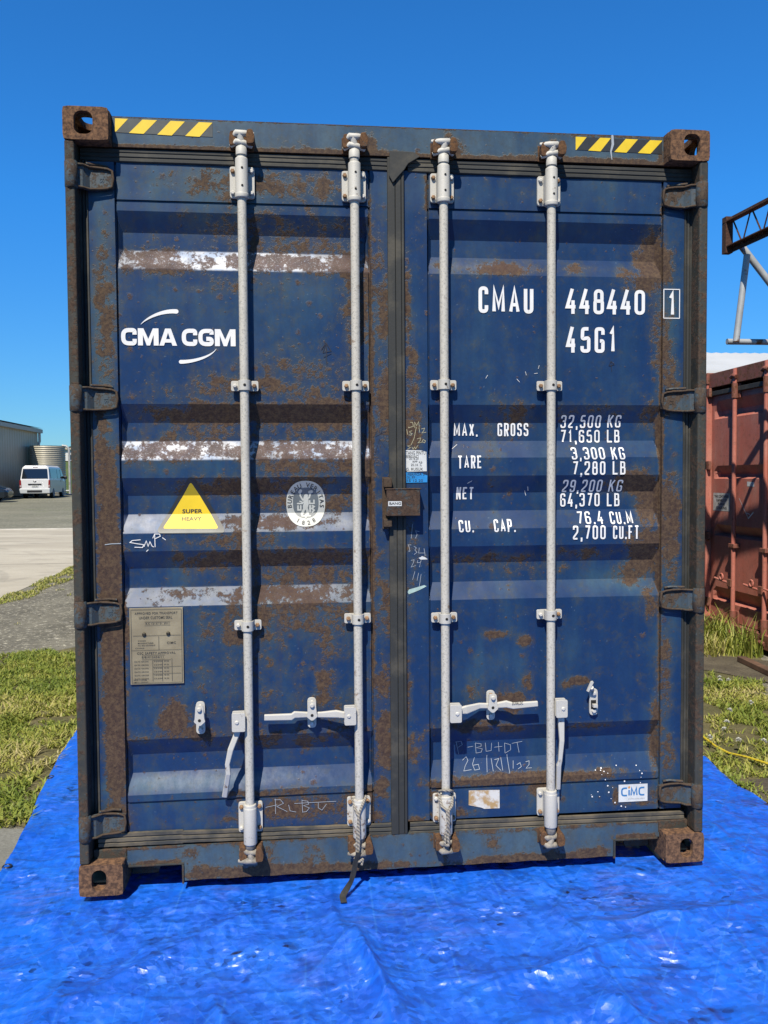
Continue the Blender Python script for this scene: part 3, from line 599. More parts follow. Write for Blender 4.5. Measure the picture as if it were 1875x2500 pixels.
RUST = {-1: [(-.45, 2.375, .42, .045, .66), (-.88, 2.375, .20, .06, .58), (-.20, 2.37, .16, .06, .68), (-.15, 2.25, .07, .25, .55),
             (-.48, 2.50, .42, .09, .36), (-.6, 2.66, .30, .07, .48), (-.3, 2.66, .12, .06, .5), (-.42, 2.44, .3, .05, .45), (-.55, 2.28, .3, .05, .25),
             (-.55, 1.80, .46, .055, .80), (-.3, 1.80, .2, .07, .85), (-.55, 1.89, .42, .07, .42), (-.40, 1.95, .25, .10, .32), (-.65, 1.73, .36, .04, .42), (-.45, 1.66, .36, .05, .66), (-.22, 1.66, .16, .05, .58), (-.88, 1.66, .22, .06, .61), (-.35, 1.60, .3, .04, .55), (-.15, 1.62, .08, .1, .7),
             (-.5, 1.525, .36, .05, .66), (-.75, 1.52, .1, .05, .6), (-.35, 1.46, .3, .05, .55), (-.48, 1.385, .28, .04, .62), (-.65, 1.32, .2, .04, .5),
             (-.45, 1.25, .42, .045, .68), (-.75, 1.24, .14, .05, .6), (-.35, 1.18, .3, .06, .55), (-.45, 1.105, .32, .045, .60), (-.9, 1.105, .12, .03, .30), (-.75, 1.115, .15, .025, .45), (-.4, 1.04, .32, .08, .58), (-.6, .97, .18, .07, .55), (-.3, .93, .12, .12, .40),
             (-.87, .65, .07, .07, .75), (-.80, .58, .14, .03, .7), (-1.0, .56, .05, .02, .6), (-.45, .54, .3, .05, .42), (-.30, .75, .05, .14, .5), (-.25, .62, .1, .1, .4), (-.6, .8, .3, .2, .22),
             (-.40, .27, .24, .055, .62), (-.52, .335, .28, .02, .6), (-.16, .30, .10, .07, .55), (-.65, .24, .2, .03, .4),
             (-1.10, 1.25, .045, .50, 1.0), (-1.09, .65, .045, .5, .95), (-1.12, 1.65, .03, .2, .7), (-1.10, 2.15, .05, .35, .52), (-1.06, 1.0, .03, .15, .7), (-1.10, .25, .06, .1, .6),
             (-.106, 1.6, .012, 1.1, .85), (-.05, 2.2, .05, .15, .58), (-.05, 1.85, .05, .18, .6), (-.05, 1.05, .05, .12, .6), (-.06, .75, .06, .10, .55), (-.06, .52, .05, .16, .72), (-.07, .35, .03, .07, .7), (-.09, .22, .04, .03, .6)],
        1: [(1.03, 2.40, .08, .12, .95), (1.0, 2.33, .10, .05, .75), (1.06, 1.5, .012, 1.3, .75), (1.06, 2.1, .05, .25, .55), (1.10, 1.95, .04, .2, .55), (1.10, 2.3, .02, .2, .3),
            (.95, 1.53, .10, .06, .85), (1.03, 1.45, .06, .10, .9), (1.0, 1.25, .08, .12, .85), (.96, 1.16, .08, .06, .7), (1.10, 1.35, .05, .25, .75), (1.04, 1.8, .08, .06, .6), (1.02, 1.05, .05, .08, .55),
            (.42, 2.37, .14, .04, .75), (.20, 2.375, .06, .03, .5), (.70, 2.375, .10, .03, .45), (.9, 2.36, .06, .03, .45), (.45, 1.80, .10, .06, .5), (.75, 1.82, .2, .03, .4), (.38, 1.70, .04, .2, .32), (.35, 1.23, .3, .03, .42), (.75, 1.24, .15, .03, .45), (.5, 1.2, .25, .05, .3),
            (.50, .345, .42, .026, .95), (.18, .335, .10, .02, .7), (.85, .36, .1, .015, .5), (.56, .30, .06, .05, .75), (.45, .66, .08, .06, .72), (.51, .73, .03, .05, .7), (.72, .735, .05, .02, .9), (.67, .72, .03, .02, .7), (.38, .93, .05, .02, .75), (.50, .90, .035, .03, .9), (.3, .70, .05, .05, .4), (.30, .565, .22, .035, .62), (.72, .55, .25, .02, .5), (.45, .55, .06, .03, .7),
            (.88, .245, .015, .04, 1.), (.2, .215, .12, .018, .7), (1.05, .5, .03, .2, .7), (1.09, .42, .05, .1, .55), (1.08, .75, .04, .25, .55), (1.07, .25, .05, .06, .6), (.15, .28, .05, .05, .6), (1.0, .22, .12, .012, .6),
            (.035, 2.2, .02, .25, .62), (.05, 1.95, .03, .2, .55), (.05, 1.75, .05, .10, .72), (.04, 1.2, .03, .3, .35), (.05, .48, .05, .08, .6), (.03, .75, .02, .15, .5), (.06, .2, .05, .02, .7), (.112, 2.65, .012, .12, .6)]}
FADE = {-1: [(-.6, 2.65, .42, .10, .9), (-.5, 2.2, .45, .14, .45), (-1.1, 2.2, .05, .6, .7), (-.45, 1.0, .4, .15, .4), (-.8, 1.6, .3, .05, .5), (-.5, .33, .5, .05, .4), (-.85, .385, .4, .03, .8)],
        1: [(1.1, 1.6, .05, 1.0, .55), (.9, 1.13, .2, .06, .7), (.6, .3, .5, .08, .35), (.3, 2.66, .2, .06, .35)]}
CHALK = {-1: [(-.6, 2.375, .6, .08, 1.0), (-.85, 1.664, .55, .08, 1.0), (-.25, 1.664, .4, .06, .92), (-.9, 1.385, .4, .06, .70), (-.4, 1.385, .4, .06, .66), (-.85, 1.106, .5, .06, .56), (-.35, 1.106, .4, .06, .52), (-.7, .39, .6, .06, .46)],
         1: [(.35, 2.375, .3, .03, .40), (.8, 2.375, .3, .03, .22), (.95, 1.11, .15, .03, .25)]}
def leaf(side):
    x0, x1 = LEAF[side]; p0, p1 = PANEL[side]
    xs = set(np.round(np.arange(x0, x1, .0085), 5)) | {x0, x1}
    for e in (p0, p1):
        sg = 1 if e == p0 else -1
        for d in (-.001, 0, .001, .0079, .0081): xs.add(round(e+sg*d, 5))
        for d in np.arange(.009, .025, .0016): xs.add(round(e+sg*d, 5))
    xs = np.array(sorted(xs)); zs = set(np.round(np.arange(.195, 2.735, .0075), 5))
    for b in BR:
        for q in b: zs.add(q)
    for q in (2.588, .318):
        for d in (-.0046, -.0044, .0044, .0046): zs.add(round(q+d, 5))
    zs = np.array(sorted(zs))
    keep = [0]
    for i in range(1, len(zs)):
        if zs[i]-zs[keep[-1]] > .00015: keep.append(i)
    zs = zs[keep]; X, Z = np.meshgrid(xs, zs); Y = door_y(X, Z)
    Y = Y+.0022*(vnoise(X*6+20, Z*6+20, 3)-.5)+.0012*(vnoise(X*17+20, Z*17, 4)-.5)
    nx, nz = len(xs), len(zs); V = np.stack([X, Y, Z], -1).reshape(-1, 3)
    i = np.arange(nz-1)[:, None]*nx+np.arange(nx-1)[None]; Fq = np.stack([i, i+1, i+nx+1, i+nx], -1).reshape(-1, 4)
    mb = MB(); mb.v = [tuple(v) for v in V.tolist()]; mb.f = [tuple(f) for f in Fq.tolist()]; mb.m = [0]*len(mb.f); mb.sm = [False]*len(mb.f)
    # side returns and back
    bk = .115; o = len(mb.v)
    rim = [(x, .195) for x in xs]+[(x1, z) for z in zs[1:]]+[(x, zs[-1]) for x in xs[::-1][1:]]+[(x0, z) for z in zs[::-1][1:-1]]
    idx = list(range(nx))+[k*nx+nx-1 for k in range(1, nz)]+[(nz-1)*nx+k for k in range(nx-2, -1, -1)]+[k*nx for k in range(nz-2, 0, -1)]
    mb.v += [(float(a), bk, float(b)) for a, b in rim]; n = len(rim)
    for k in range(n): mb.f.append((idx[k], o+k, o+(k+1) % n, idx[(k+1) % n])); mb.m.append(0); mb.sm.append(False)
    mb.f.append(tuple(o+k for k in range(n))); mb.m.append(0); mb.sm.append(False)
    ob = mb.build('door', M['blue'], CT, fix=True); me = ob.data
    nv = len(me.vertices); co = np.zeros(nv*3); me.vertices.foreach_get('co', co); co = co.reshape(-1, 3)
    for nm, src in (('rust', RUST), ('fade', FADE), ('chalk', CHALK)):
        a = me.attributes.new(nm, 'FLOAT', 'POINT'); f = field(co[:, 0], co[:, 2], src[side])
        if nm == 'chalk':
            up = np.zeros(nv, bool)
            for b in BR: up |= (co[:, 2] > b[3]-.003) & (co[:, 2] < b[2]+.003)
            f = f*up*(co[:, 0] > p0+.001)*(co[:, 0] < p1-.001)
        if nm == 'rust': f = f+.06*vnoise(co[:, 0]*3+9, co[:, 2]*3, 8)+(.05 if side < 0 else 0.)
        a.data.foreach_set('value', f.astype(np.float32))
    return ob
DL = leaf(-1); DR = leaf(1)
tag(DL, 'left door leaf, heavily rusted on its ledges, with a white logo'); tag(DR, 'right door leaf, cleaner blue, with white identification lettering')

# decals ------------------------------------------------------------
def decal(name, shapes, mat, parent, lift=.0009, surf=None, extra=None):
    """shapes: list of (verts2d, faces); laid on the door skin, each shape a hair above the last"""
    mb = bmesh.new(); mats = mat if isinstance(mat, (list, tuple)) else [mat]
    zb = sorted({q for b in BR for q in b})
    for k, sh in enumerate(shapes):
        v2, fs = sh[0], sh[1]; mi = sh[2] if len(sh) > 2 else 0; lf = lift+(sh[3] if len(sh) > 3 else 0)+k*.00003
        bm = bmesh.new(); vs = [bm.verts.new((x, 0, z)) for x, z in v2]
        for f in fs:
            try: bm.faces.new([vs[i] for i in f])
            except ValueError: pass
        zmin = min(z for x, z in v2); zmax = max(z for x, z in v2)
        if surf is None:
            for q in zb:
                if zmin < q < zmax: bmesh.ops.bisect_plane(bm, geom=list(bm.verts)+list(bm.edges)+list(bm.faces), plane_co=(0, 0, q), plane_no=(0, 0, 1))
        o = []
        for v in bm.verts:
            if surf is None:
                yy = float(DY+.003+min(prof(v.co.z), 1)) if (PANEL[-1][0] < v.co.x < PANEL[-1][1] or PANEL[1][0] < v.co.x < PANEL[1][1]) else DY
                yy -= .0016
            else: yy = surf
            o.append(mb.verts.new((v.co.x, yy-lf, v.co.z)))
        bm.verts.index_update()
        for f in bm.faces:
            q = mb.faces.new([o[v.index] for v in f.verts]); q.material_index = mi; q.normal_update()
            if q.normal.y > 0: q.normal_flip()
        bm.free()
    me = bpy.data.meshes.new(name); mb.to_mesh(me); mb.free()
    for m in mats: me.materials.append(m)
    ob = bpy.data.objects.new(name, me); COL.objects.link(ob); ob.parent = parent; return ob
def rect(p, q, Y=.058):
    a = xz(p, Y); b = xz(q, Y); x0, x1 = sorted((a[0], b[0])); z0, z1 = sorted((a[1], b[1])); return x0, z0, x1, z1
def box2(x0, z0, x1, z1): return [(x0, z0), (x1, z0), (x1, z1), (x0, z1)], [(0, 1, 2, 3)]
L = lambda s, p, q, Y=.062, **k: line_of(s, *rect(p, q, Y), **k)
YI = .085
o = decal('lettering', L('CMAU', (1168, 699), (1302, 766)), M['letter'], DR)
o = decal('lettering', L('448440', (1381, 705), (1574, 769), gap=.30), M['letter'], DR)
o['label'] = 'large white container number'
decal('lettering', L('45G1', (1382, 798), (1504, 862)), M['letter'], DR)
x0, z0, x1, z1 = rect((1621, 706), (1659, 777)); bx = rounded([(x0, z0), (x1, z0), (x1, z1), (x0, z1), (x0, z0)], .001)
decal('lettering', [stroke(bx, .0035)], M['letter'], DR, surf=DY-.0005); decal('lettering', line_of('1', *rect((1632, 712), (1650, 772))), M['letter'], DR, surf=DY-.0005)
rows = [(('MAX.', (25, 435, 172, 515)), ('GROSS', (295, 433, 485, 513))), (('TARE', (40, 635, 185, 712)),), (('NET', (40, 828, 145, 902)),), (('CU.', (47, 1030, 138, 1102)), ('CAP.', (262, 1025, 393, 1100))),
        (('32,500', (683, 385, 930, 463)), ('KG', (972, 385, 1053, 460))), (('71,650', (683, 475, 925, 553)), ('LB', (970, 475, 1047, 552))), (('3,300', (736, 583, 940, 658)), ('KG', (982, 583, 1062, 658))), (('7,280', (740, 670, 940, 752)), ('LB', (985, 670, 1063, 750))),
        (('29,200', (690, 783, 933, 857)), ('KG', (976, 783, 1058, 855))), (('64,370', (682, 866, 925, 946)), ('LB', (970, 866, 1047, 945))), (('76.4', (777, 978, 935, 1052)), ('CU.M', (978, 978, 1116, 1052))), (('2,700', (742, 1063, 942, 1145)), ('CU.FT', (987, 1063, 1145, 1142)))]
for row in rows:
    for s, (a, b, c, d) in row: decal('lettering', L(s, Z6(a, b), Z6(c, d), .078, sw=.125), M['letter'], DR)
# company logo
sh = []
zt = xz((295, 800.5))[1]; zb_ = xz((295, 842.5))[1]
for ch, a, b in (('C', 483, 592), ('M', 598, 738), ('A', 742, 862), ('C', 893, 1001), ('G', 1005, 1112), ('M', 1118, 1258)):
    xa = xz(Z4(a, 60))[0]; xb = xz(Z4(b, 60))[0]; h = zt-zb_; w = h*.27
    if ch == 'M':
        n_ = [(0,0),(0,1),(.27,1),(.5,.38),(.73,1),(1,1),(1,0),(.76,0),(.76,.62),(.58,0),(.42,0),(.24,.62),(.24,0)]
        v = [(xa+p*(xb-xa), zb_+q*h) for p, q in n_]; sh.append((v, [(0,1,2,11,12),(2,3,10,11),(3,9,10),(3,4,8,9),(4,5,6,7,8)]))
    elif ch == 'A':
        n_ = [(0,0),(.34,1),(.66,1),(1,0),(.74,0),(.68,.18),(.32,.18),(.26,0),(.385,.38),(.5,.76),(.615,.38)]
        v = [(xa+p*(xb-xa), zb_+q*h) for p, q in n_]; sh.append((v, [(0,1,9,8,6,7),(1,2,9),(2,3,4,5,10,9),(5,6,8,10)]))
    else:
        q = [(xa+w/2+p*(xb-xa-w), zb_+w*.42+r_*(h-w*.84)) for p, r_ in ([(1,.66),(1,1),(0,1),(0,0),(1,0),(1,.34)] if ch == 'C' else [(1,.72),(1,1),(0,1),(0,0),(1,0),(1,.40),(.52,.40)])]
        sh.append(stroke(rounded(q, h*.34, 7), w*.9, cap=False))
decal('logo', sh, M['letter'], DL)['label'] = 'bold white company name'
def swoosh(pts, ws): 
    P = [xz(p) for p in pts]; t = np.linspace(0, len(P)-1, 24); X = np.interp(t, range(len(P)), [p[0] for p in P]); Zs = np.interp(t, range(len(P)), [p[1] for p in P])
    from itertools import product
    c = np.polyfit(np.linspace(0, 1, len(P)), [p[0] for p in P], 3); d = np.polyfit(np.linspace(0, 1, len(P)), [p[1] for p in P], 3); u = np.linspace(0, 1, 24)
    return stroke(list(zip(np.polyval(c, u), np.polyval(d, u))), list(np.interp(u, np.linspace(0, 1, len(ws)), [w*S6*.00155 for w in ws])))
decal('logo', [swoosh([Z1(618, 1580), Z1(662, 1545), Z1(722, 1514), Z1(790, 1497), Z1(858, 1493)], [2, 11, 19, 25, 29])], M['letter'], DL)
decal('logo', [swoosh([Z4(1127, 143), Z4(1085, 180), Z4(1022, 209), Z4(952, 224), Z4(888, 230)], [2, 10, 17, 22, 26])], M['letter'], DL)
# warning triangle
def rpoly(pts, r):
    v = rounded(pts+[pts[0]], r, 6)[:-1]; return [tuple(q) for q in v], [tuple(range(len(v)))]
T1 = [xz(Z4(955, 985)), xz(Z4(712, 1390)), xz(Z4(1200, 1390))]; T2 = [xz(Z4(953, 1040)), xz(Z4(762, 1358)), xz(Z4(1144, 1358))]
wt = [rpoly(T1, .030)+(0,), rpoly(T2, .012)+(1, .0006)]
wt.append(fit(txt('SUPER', 1.05, .03), *rect(Z4(890, 1228), Z4(1028, 1255)))+(2, .0012)); wt.append(fit(txt('HEAVY', 1.05, .02), *rect(Z4(889, 1280), Z4(1023, 1304)))+(3, .0012))
decal('warning_sticker', wt, [M['blk'], M['yel'], M['ink'], M['ink_faded']], DL)['label'] = 'yellow triangular weight warning with a black border'
# certification oval
def superell(cx, cz, a, b, n=2.6, k=40):
    out = []
    for t in np.linspace(0, 2*math.pi, k, endpoint=False): c, s = math.cos(t), math.sin(t); out.append((cx+a*abs(c)**(2/n)*(1 if c > 0 else -1), cz+b*abs(s)**(2/n)*(1 if s > 0 else -1)))
    return out, [tuple(range(k))]
ox0, oz0, ox1, oz1 = rect(Z5(50, 868), Z5(318, 1175), .075); ocx, ocz, oa, ob_ = (ox0+ox1)/2, (oz0+oz1)/2, (ox1-ox0)/2, (oz1-oz0)/2
ov = [superell(ocx, ocz, oa, ob_, 2.3)+(0,), superell(ocx, ocz+ob_*.04, oa*.66, ob_*.66, 2.5)+(1, .0005)]
def arct(s, a0, a1, ra, rb, size, flip=False):
    out = []
    for i, ch in enumerate(s):
        if ch == ' ': continue
        t = a0+(a1-a0)*i/(len(s)-1); c, q = math.cos(t), math.sin(t); px, pz = ocx+ra*c, ocz+rb*q
        v, f = txt(ch, 1, .01); v = np.array(v); v -= (v.min(0)+v.max(0))/2; an = t-math.pi/2 if not flip else t+math.pi/2
        out.append(([(px+size*(a*math.cos(an)-b*math.sin(an)), pz+size*(a*math.sin(an)+b*math.cos(an))) for a, b in v], f, 2, .0010))
    return out
ov += arct('BUREAU VERITAS', R(188), R(-8), oa*.83, ob_*.82, .024)+arct('1828', R(240), R(300), oa*.80, ob_*.84, .022, True)
def fg(pts, w): return stroke([(ocx+a*oa, ocz+b*ob_) for a, b in pts], w)+(0, .0010)
ov += [fg([(.02,.34),(.0,.30)], .015), fg([(.0,.22),(.02,.0),(-.02,-.15)], .020), fg([(.02,.2),(.18,.26),(.24,.46)], .007), fg([(0,.2),(-.16,.16),(-.28,.34),(-.28,.5)], .006), fg([(-.02,-.15),(-.12,-.3),(-.2,-.46)], .010), fg([(0,-.15),(.08,-.32),(.1,-.50)], .010),
       fg([(-.42,.0),(-.18,.0)], .006), fg([(-.40,-.1),(-.40,-.28),(-.26,-.28),(-.26,-.1)], .006), fg([(.2,.12),(.2,.0),(.42,.0),(.42,.14)], .006), fg([(.22,-.1),(.22,-.36)], .008), fg([(.34,-.1),(.42,-.14),(.32,-.22),(.42,-.3),(.34,-.38)], .007), fg([(-.3,.1),(-.12,.04)], .005), fg([(-.2,-.54),(.22,-.54)], .007), fg([(0,-.48),(0,-.6)], .007), fg([(.2,.5),(.3,.52)], .012), fg([(-.3,.5),(-.26,.56)], .012)]
decal('certification_sticker', ov, [M['oval'], M['oval_d'], M['ink']], DL)['label'] = 'silver oval inspection sticker'
# data plate
pl = MB(); q0 = ZA(541, 235); q1 = ZA(911, 740); px0, pz0, px1, pz1 = rect(q0, q1)
pl.box((px0, .0555, pz0), (px1, .0595, pz1)); DP = pl.build('data_plate', M['plate'], DL, bevel=.001); DP['label'] = 'tan metal approval plate with two rivets'
def pt(u, v): return (px0+u*(px1-px0), pz1-v*(pz1-pz0))
def ptext(s, u0, v0, u1, v1): a = pt(u0, v1); b = pt(u1, v0); return fit(txt(s, 1.1, .01), a[0], a[1], b[0], b[1])
sh = [ptext('APPROVED FOR TRANSPORT', .10, .055, .90, .085), ptext('UNDER CUSTOMS SEAL', .18, .11, .80, .145), ptext('B.C 12137 01 2011', .30, .19, .74, .215), ptext('OWNER', .15, .42, .3, .435), ptext('MANUFACTURER', .15, .45, .44, .468), ptext('P.O. BOX HARTFIELD', .15, .48, .47, .497), ptext('CHINA', .1, .515, .27, .53), ptext('CIMC', .69, .445, .86, .475), ptext('CSC SAFETY APPROVAL', .13, .575, .85, .605), ptext('E/BV/12434/11', .22, .63, .62, .655)]
for k in range(6): sh.append(ptext('DATE GROSS', .08, .69+k*.045, .34, .706+k*.045)); sh.append(ptext('32500 KG', .44, .69+k*.045, .72, .706+k*.045))
sh += [ptext('NEXT EXAM', .06, .93, .30, .945), ptext('EMPTY WEIGHT', .06, .96, .33, .975)]
for u0, v0, u1, v1 in ((.03, .02, .97, .02), (.03, .98, .97, .98), (.03, .02, .03, .98), (.97, .02, .97, .98), (.06, .36, .95, .36), (.03, .55, .97, .55), (.54, .37, .54, .55), (.42, .68, .76, .68), (.42, .68, .42, .96), (.60, .68, .60, .96), (.78, .66, .78, .96), (.42, .77, .95, .77), (.42, .86, .95, .86), (.22, .615, .65, .615), (.22, .67, .65, .67), (.28, .18, .76, .18), (.28, .225, .76, .225)):
    sh.append(stroke([pt(u0, v0), pt(u1, v1)], .0011, cap=False))
decal('plate_print', sh, M['plate_ink'], DP, surf=.0553)
for u, v in ((.27, .345), (.72, .34)):
    c = pt(u, v); rv = MB(); rv.tube([(c[0], .056, c[1]), (c[0], .0515, c[1]), (c[0], .049, c[1])], [.0075, .0075, .004], 12); rv.build('rivet', M['rivet'], DP)
# maker's sticker, stained label, centre labels
a, b, c, d = rect(ZC(1100, 1163), ZC(1272, 1258)); sh = [box2(a, b, c, d)+(0,)]
lx = lambda u: a+u*(c-a)
lz = lambda v: b+v*(d-b)
hz = (d-b)*.42; z_0 = lz(.37)
def lc(u0, u1, pts, r): return stroke(rounded([(lx(u0)+p*(lx(u1)-lx(u0)), z_0+q*hz) for p, q in pts], r), .0065, cap=False)+(1, .0006)
sh += [lc(.11, .29, [(1,1),(0,1),(0,0),(1,0)], .014), lc(.36, .37, [(0,0),(0,.74)], 0), lc(.43, .63, [(0,0),(.08,1),(.5,.1),(.92,1),(1,0)], 0), lc(.71, .89, [(1,1),(0,1),(0,0),(1,0)], .014),
       stroke([(lx(.36), z_0+hz*1.08), (lx(.365), z_0+hz*1.12)], .009)+(2, .0006), fit(txt('www.cimc.com'), lx(.32), lz(.13), lx(.90), lz(.22))+(3, .0006)]
decal('maker_sticker', sh, [M['paper'], M['cimc_b'], M['orange'], M['lgrey']], DR)['label'] = 'small white sticker with blue letters'
P = [ZC(207, 1196), ZC(390, 1193), ZC(391, 1302), ZC(300, 1306), ZC(280, 1298), ZC(206, 1284)]
decal('label_remnant', [([xz(p) for p in P], [tuple(range(6))])], M['stained'], DR)['label'] = 'blank white label stained with rust'
fr = DY-.0004
lab = [([xz(Z5(*p)) for p in ((855, 660), (960, 662), (998, 672), (1001, 803), (870, 806), (855, 790))], [(0, 1, 2, 3, 4, 5)], 0)]
rs = random.Random(4)
for s, u0, v0, u1, v1 in (('TANG PINTU', 860, 668, 992, 690), ('BERKUNCI', 860, 694, 945, 714), ('25.16.20', 882, 710, 945, 726), ('RPP', 905, 732, 938, 745), ('20.14', 893, 752, 940, 768), ('C', 955, 750, 968, 768), ('KA', 948, 736, 972, 748), ('G. RUSUK', 862, 780, 976, 798)):
    lab.append(fit(txt(s, 1, .0), *rect(Z5(u0, v0), Z5(u1, v1)))+(1, .0006))
decal('paper_label', lab, [M['paper'], M['ink']], DR, surf=fr)['label'] = 'white paper label with handwriting'
lab = [([xz(Z5(*p)) for p in ((858, 810), (970, 818), (1005, 832), (1004, 878), (862, 882))], [(0, 1, 2, 3, 4)], 0)]
for s, u0, v0, u1, v1 in (('PERMOA 3', 872, 815, 985, 832), ('2L 35', 868, 836, 920, 850), ('15 12 20', 868, 858, 975, 874)): lab.append(fit(txt(s), *rect(Z5(u0, v0), Z5(u1, v1)))+(1, .0006))
decal('paper_label', lab, [M['paperb'], M['ink']], DR, surf=fr)['label'] = 'bright blue label below the white one'
decal('label_remnant', [([xz(Z5(*p)) for p in ((880, 1602), (985, 1572), (1000, 1580), (950, 1606), (880, 1634), (872, 1620))], [(0, 1, 2, 3, 4, 5)])], M['papert'], DR, surf=fr)['label'] = 'torn pale green scrap of tape'
decal('label_remnant', [([xz(Z5(*p)) for p in ((945, 1388), (962, 1382), (968, 1376), (990, 1384), (1008, 1398), (960, 1400))], [(0, 1, 2, 3, 4, 5)])], M['paper'], DR, surf=fr)['label'] = 'torn white scrap of tape'
# hand-written chalk and marker
def scrib(name, lines, Zf, mat, parent, w=.0028, surf=None, Y=.06):
    w = w*(.62 if name == 'chalk_writing' else .8)
    return decal(name, [stroke([xz(Zf(*p), Y) for p in l], w) for l in lines], mat, parent, lift=.0008, surf=surf)
scrib('chalk_writing', [[(378, 1465), (420, 1459), (482, 1457)]], Z4, M['chalk'], DL, .005, surf=DY-.0002)
scrib('chalk_writing', [[(615, 1432), (560, 1437), (545, 1450), (590, 1458), (638, 1465), (630, 1484), (578, 1482)], [(640, 1478), (655, 1440), (668, 1476), (680, 1445), (695, 1475), (705, 1480)], [(715, 1480), (712, 1395)], [(700, 1420), (712, 1393), (745, 1393), (750, 1408), (715, 1425)], [(765, 1418), (785, 1432)], [(655, 1512), (668, 1500)]], Z4, M['letter'], DL, .0045)
scrib('chalk_writing', [[(310, 970), (312, 1070)], [(305, 975), (345, 975), (365, 1000), (320, 1020), (390, 1055)], [(245, 1027), (320, 1010)], [(400, 1010), (410, 1050), (450, 1058)], [(490, 975), (495, 1060)], [(490, 980), (530, 985), (535, 1005), (500, 1015), (540, 1030), (520, 1055), (497, 1058)], [(600, 995), (600, 1030), (625, 1045), (655, 1005)], [(440, 1000), (720, 985)]], ZB, M['chalk'], DL, .0026)
scrib('chalk_writing', [[(135, 910), (150, 985)], [(132, 915), (165, 908), (172, 930), (148, 945)], [(205, 945), (235, 940)], [(250, 920), (255, 980)], [(250, 920), (285, 925), (285, 940), (255, 948), (292, 955), (285, 975), (257, 980)], [(310, 920), (315, 970), (345, 965), (348, 920)], [(365, 945), (410, 940)], [(388, 915), (392, 970)], [(425, 920), (428, 980)], [(425, 920), (460, 930), (462, 960), (430, 980)], [(470, 922), (530, 910)], [(500, 915), (512, 975)]], ZC, M['chalk'], DR, .0026, Y=.08)
scrib('chalk_writing', [[(178, 1030), (200, 1010), (210, 1030), (190, 1060), (180, 1085), (225, 1078)], [(250, 1015), (235, 1050), (245, 1080), (275, 1075), (270, 1050), (240, 1055)], [(325, 1000), (318, 1090)], [(350, 1020), (355, 1085)], [(370, 1025), (395, 1020), (375, 1055), (400, 1080)], [(408, 1015), (412, 1080)], [(445, 995), (452, 1095)], [(480, 1030), (475, 1070)], [(500, 1050), (520, 1040), (525, 1060), (505, 1072)], [(555, 1035), (575, 1030), (572, 1050), (552, 1068), (585, 1066)]], ZC, M['chalk'], DR, .003, Y=.065)
scrib('chalk_writing', [[(880, 470), (878, 510), (910, 500), (905, 475), (880, 470)], [(920, 510), (918, 470), (932, 495), (945, 468), (950, 505)], [(865, 520), (872, 555)], [(900, 530), (885, 535), (888, 545), (902, 548), (895, 560), (880, 558)], [(930, 505), (915, 580), (895, 625)], [(948, 510), (952, 540)], [(965, 518), (985, 512), (980, 530), (968, 545), (995, 540)], [(935, 585), (958, 578), (955, 598), (940, 612), (965, 608)], [(975, 590), (968, 605), (985, 612), (992, 598), (975, 590)], [(890, 632), (870, 632), (890, 645), (870, 655)], [(900, 640), (908, 655), (918, 640), (925, 652), (940, 630)]], Z5, M['chalk_y'], DR, .0028, surf=fr)
scrib('chalk_writing', [[(905, 1160), (895, 1255)], [(950, 1210), (925, 1205), (935, 1230), (925, 1255)], [(895, 1300), (875, 1300), (885, 1325), (880, 1345), (890, 1340)], [(915, 1310), (930, 1320), (920, 1335), (935, 1350), (915, 1365)], [(950, 1320), (945, 1355), (985, 1355)], [(982, 1325), (990, 1375)], [(895, 1405), (915, 1400), (910, 1420), (895, 1450), (925, 1440)], [(940, 1405), (935, 1420), (955, 1420), (965, 1400), (950, 1450)], [(920, 1480), (905, 1535)], [(945, 1490), (935, 1540)], [(962, 1500), (950, 1580)]], Z5, M['chalk'], DR, .0026, surf=fr)
scrib('marker_writing', [[(705, 770), (680, 585)], [(655, 680), (680, 585), (725, 655), (655, 675)], [(650, 545), (672, 530)], [(660, 535), (665, 555)], [(680, 530), (685, 548)], [(690, 545), (705, 515), (695, 545)], [(655, 570), (690, 550), (730, 535)]], Z5, M['marker'], DL, .0028, surf=fr)
scrib('marker_writing', [[(290, 1640), (320, 1592), (355, 1650), (300, 1660), (318, 1600)], [(322, 1592), (325, 1740)], [(305, 1690), (355, 1665)]], Z2, M['marker'], DL, .003)
scrib('marker_writing', [[(990, 118), (985, 55)], [(972, 82), (985, 55), (1005, 75), (975, 85)]], Z6, M['marker'], DR, .0028)
rs = random.Random(11); sh = []
for k in range(26):
    a, b = (rs.gauss(1050, 60), rs.gauss(1170, 90)) if k < 16 else (rs.uniform(1000, 1300), rs.uniform(1050, 1300))
    c = xz(ZC(a, b)); r_ = rs.choice([.0018, .0025, .0035]); sh.append(([(c[0]+r_*math.cos(t), c[1]+r_*math.sin(t)) for t in np.linspace(0, 2*math.pi, 7)[:-1]], [tuple(range(6))]))
for p, q in (((1400, 175), (1412, 155)), ((1215, 620), (1180, 650)), ((1282, 885), (1310, 868)), ((1610, 180), (1628, 200))): sh.append(stroke([xz(Z5(*p)), xz(Z5(*q))], .0015))
for p, q in (((460, 118), (466, 140)), ((545, 80), (540, 100)), ((470, 850), (478, 880)), ((485, 825), (490, 850)), ((515, 130), (535, 128))): sh.append(stroke([xz(Z6(*p)), xz(Z6(*q))], .0014))
for q in sh: decal('paint_splash', [q], M['letter'], DR)

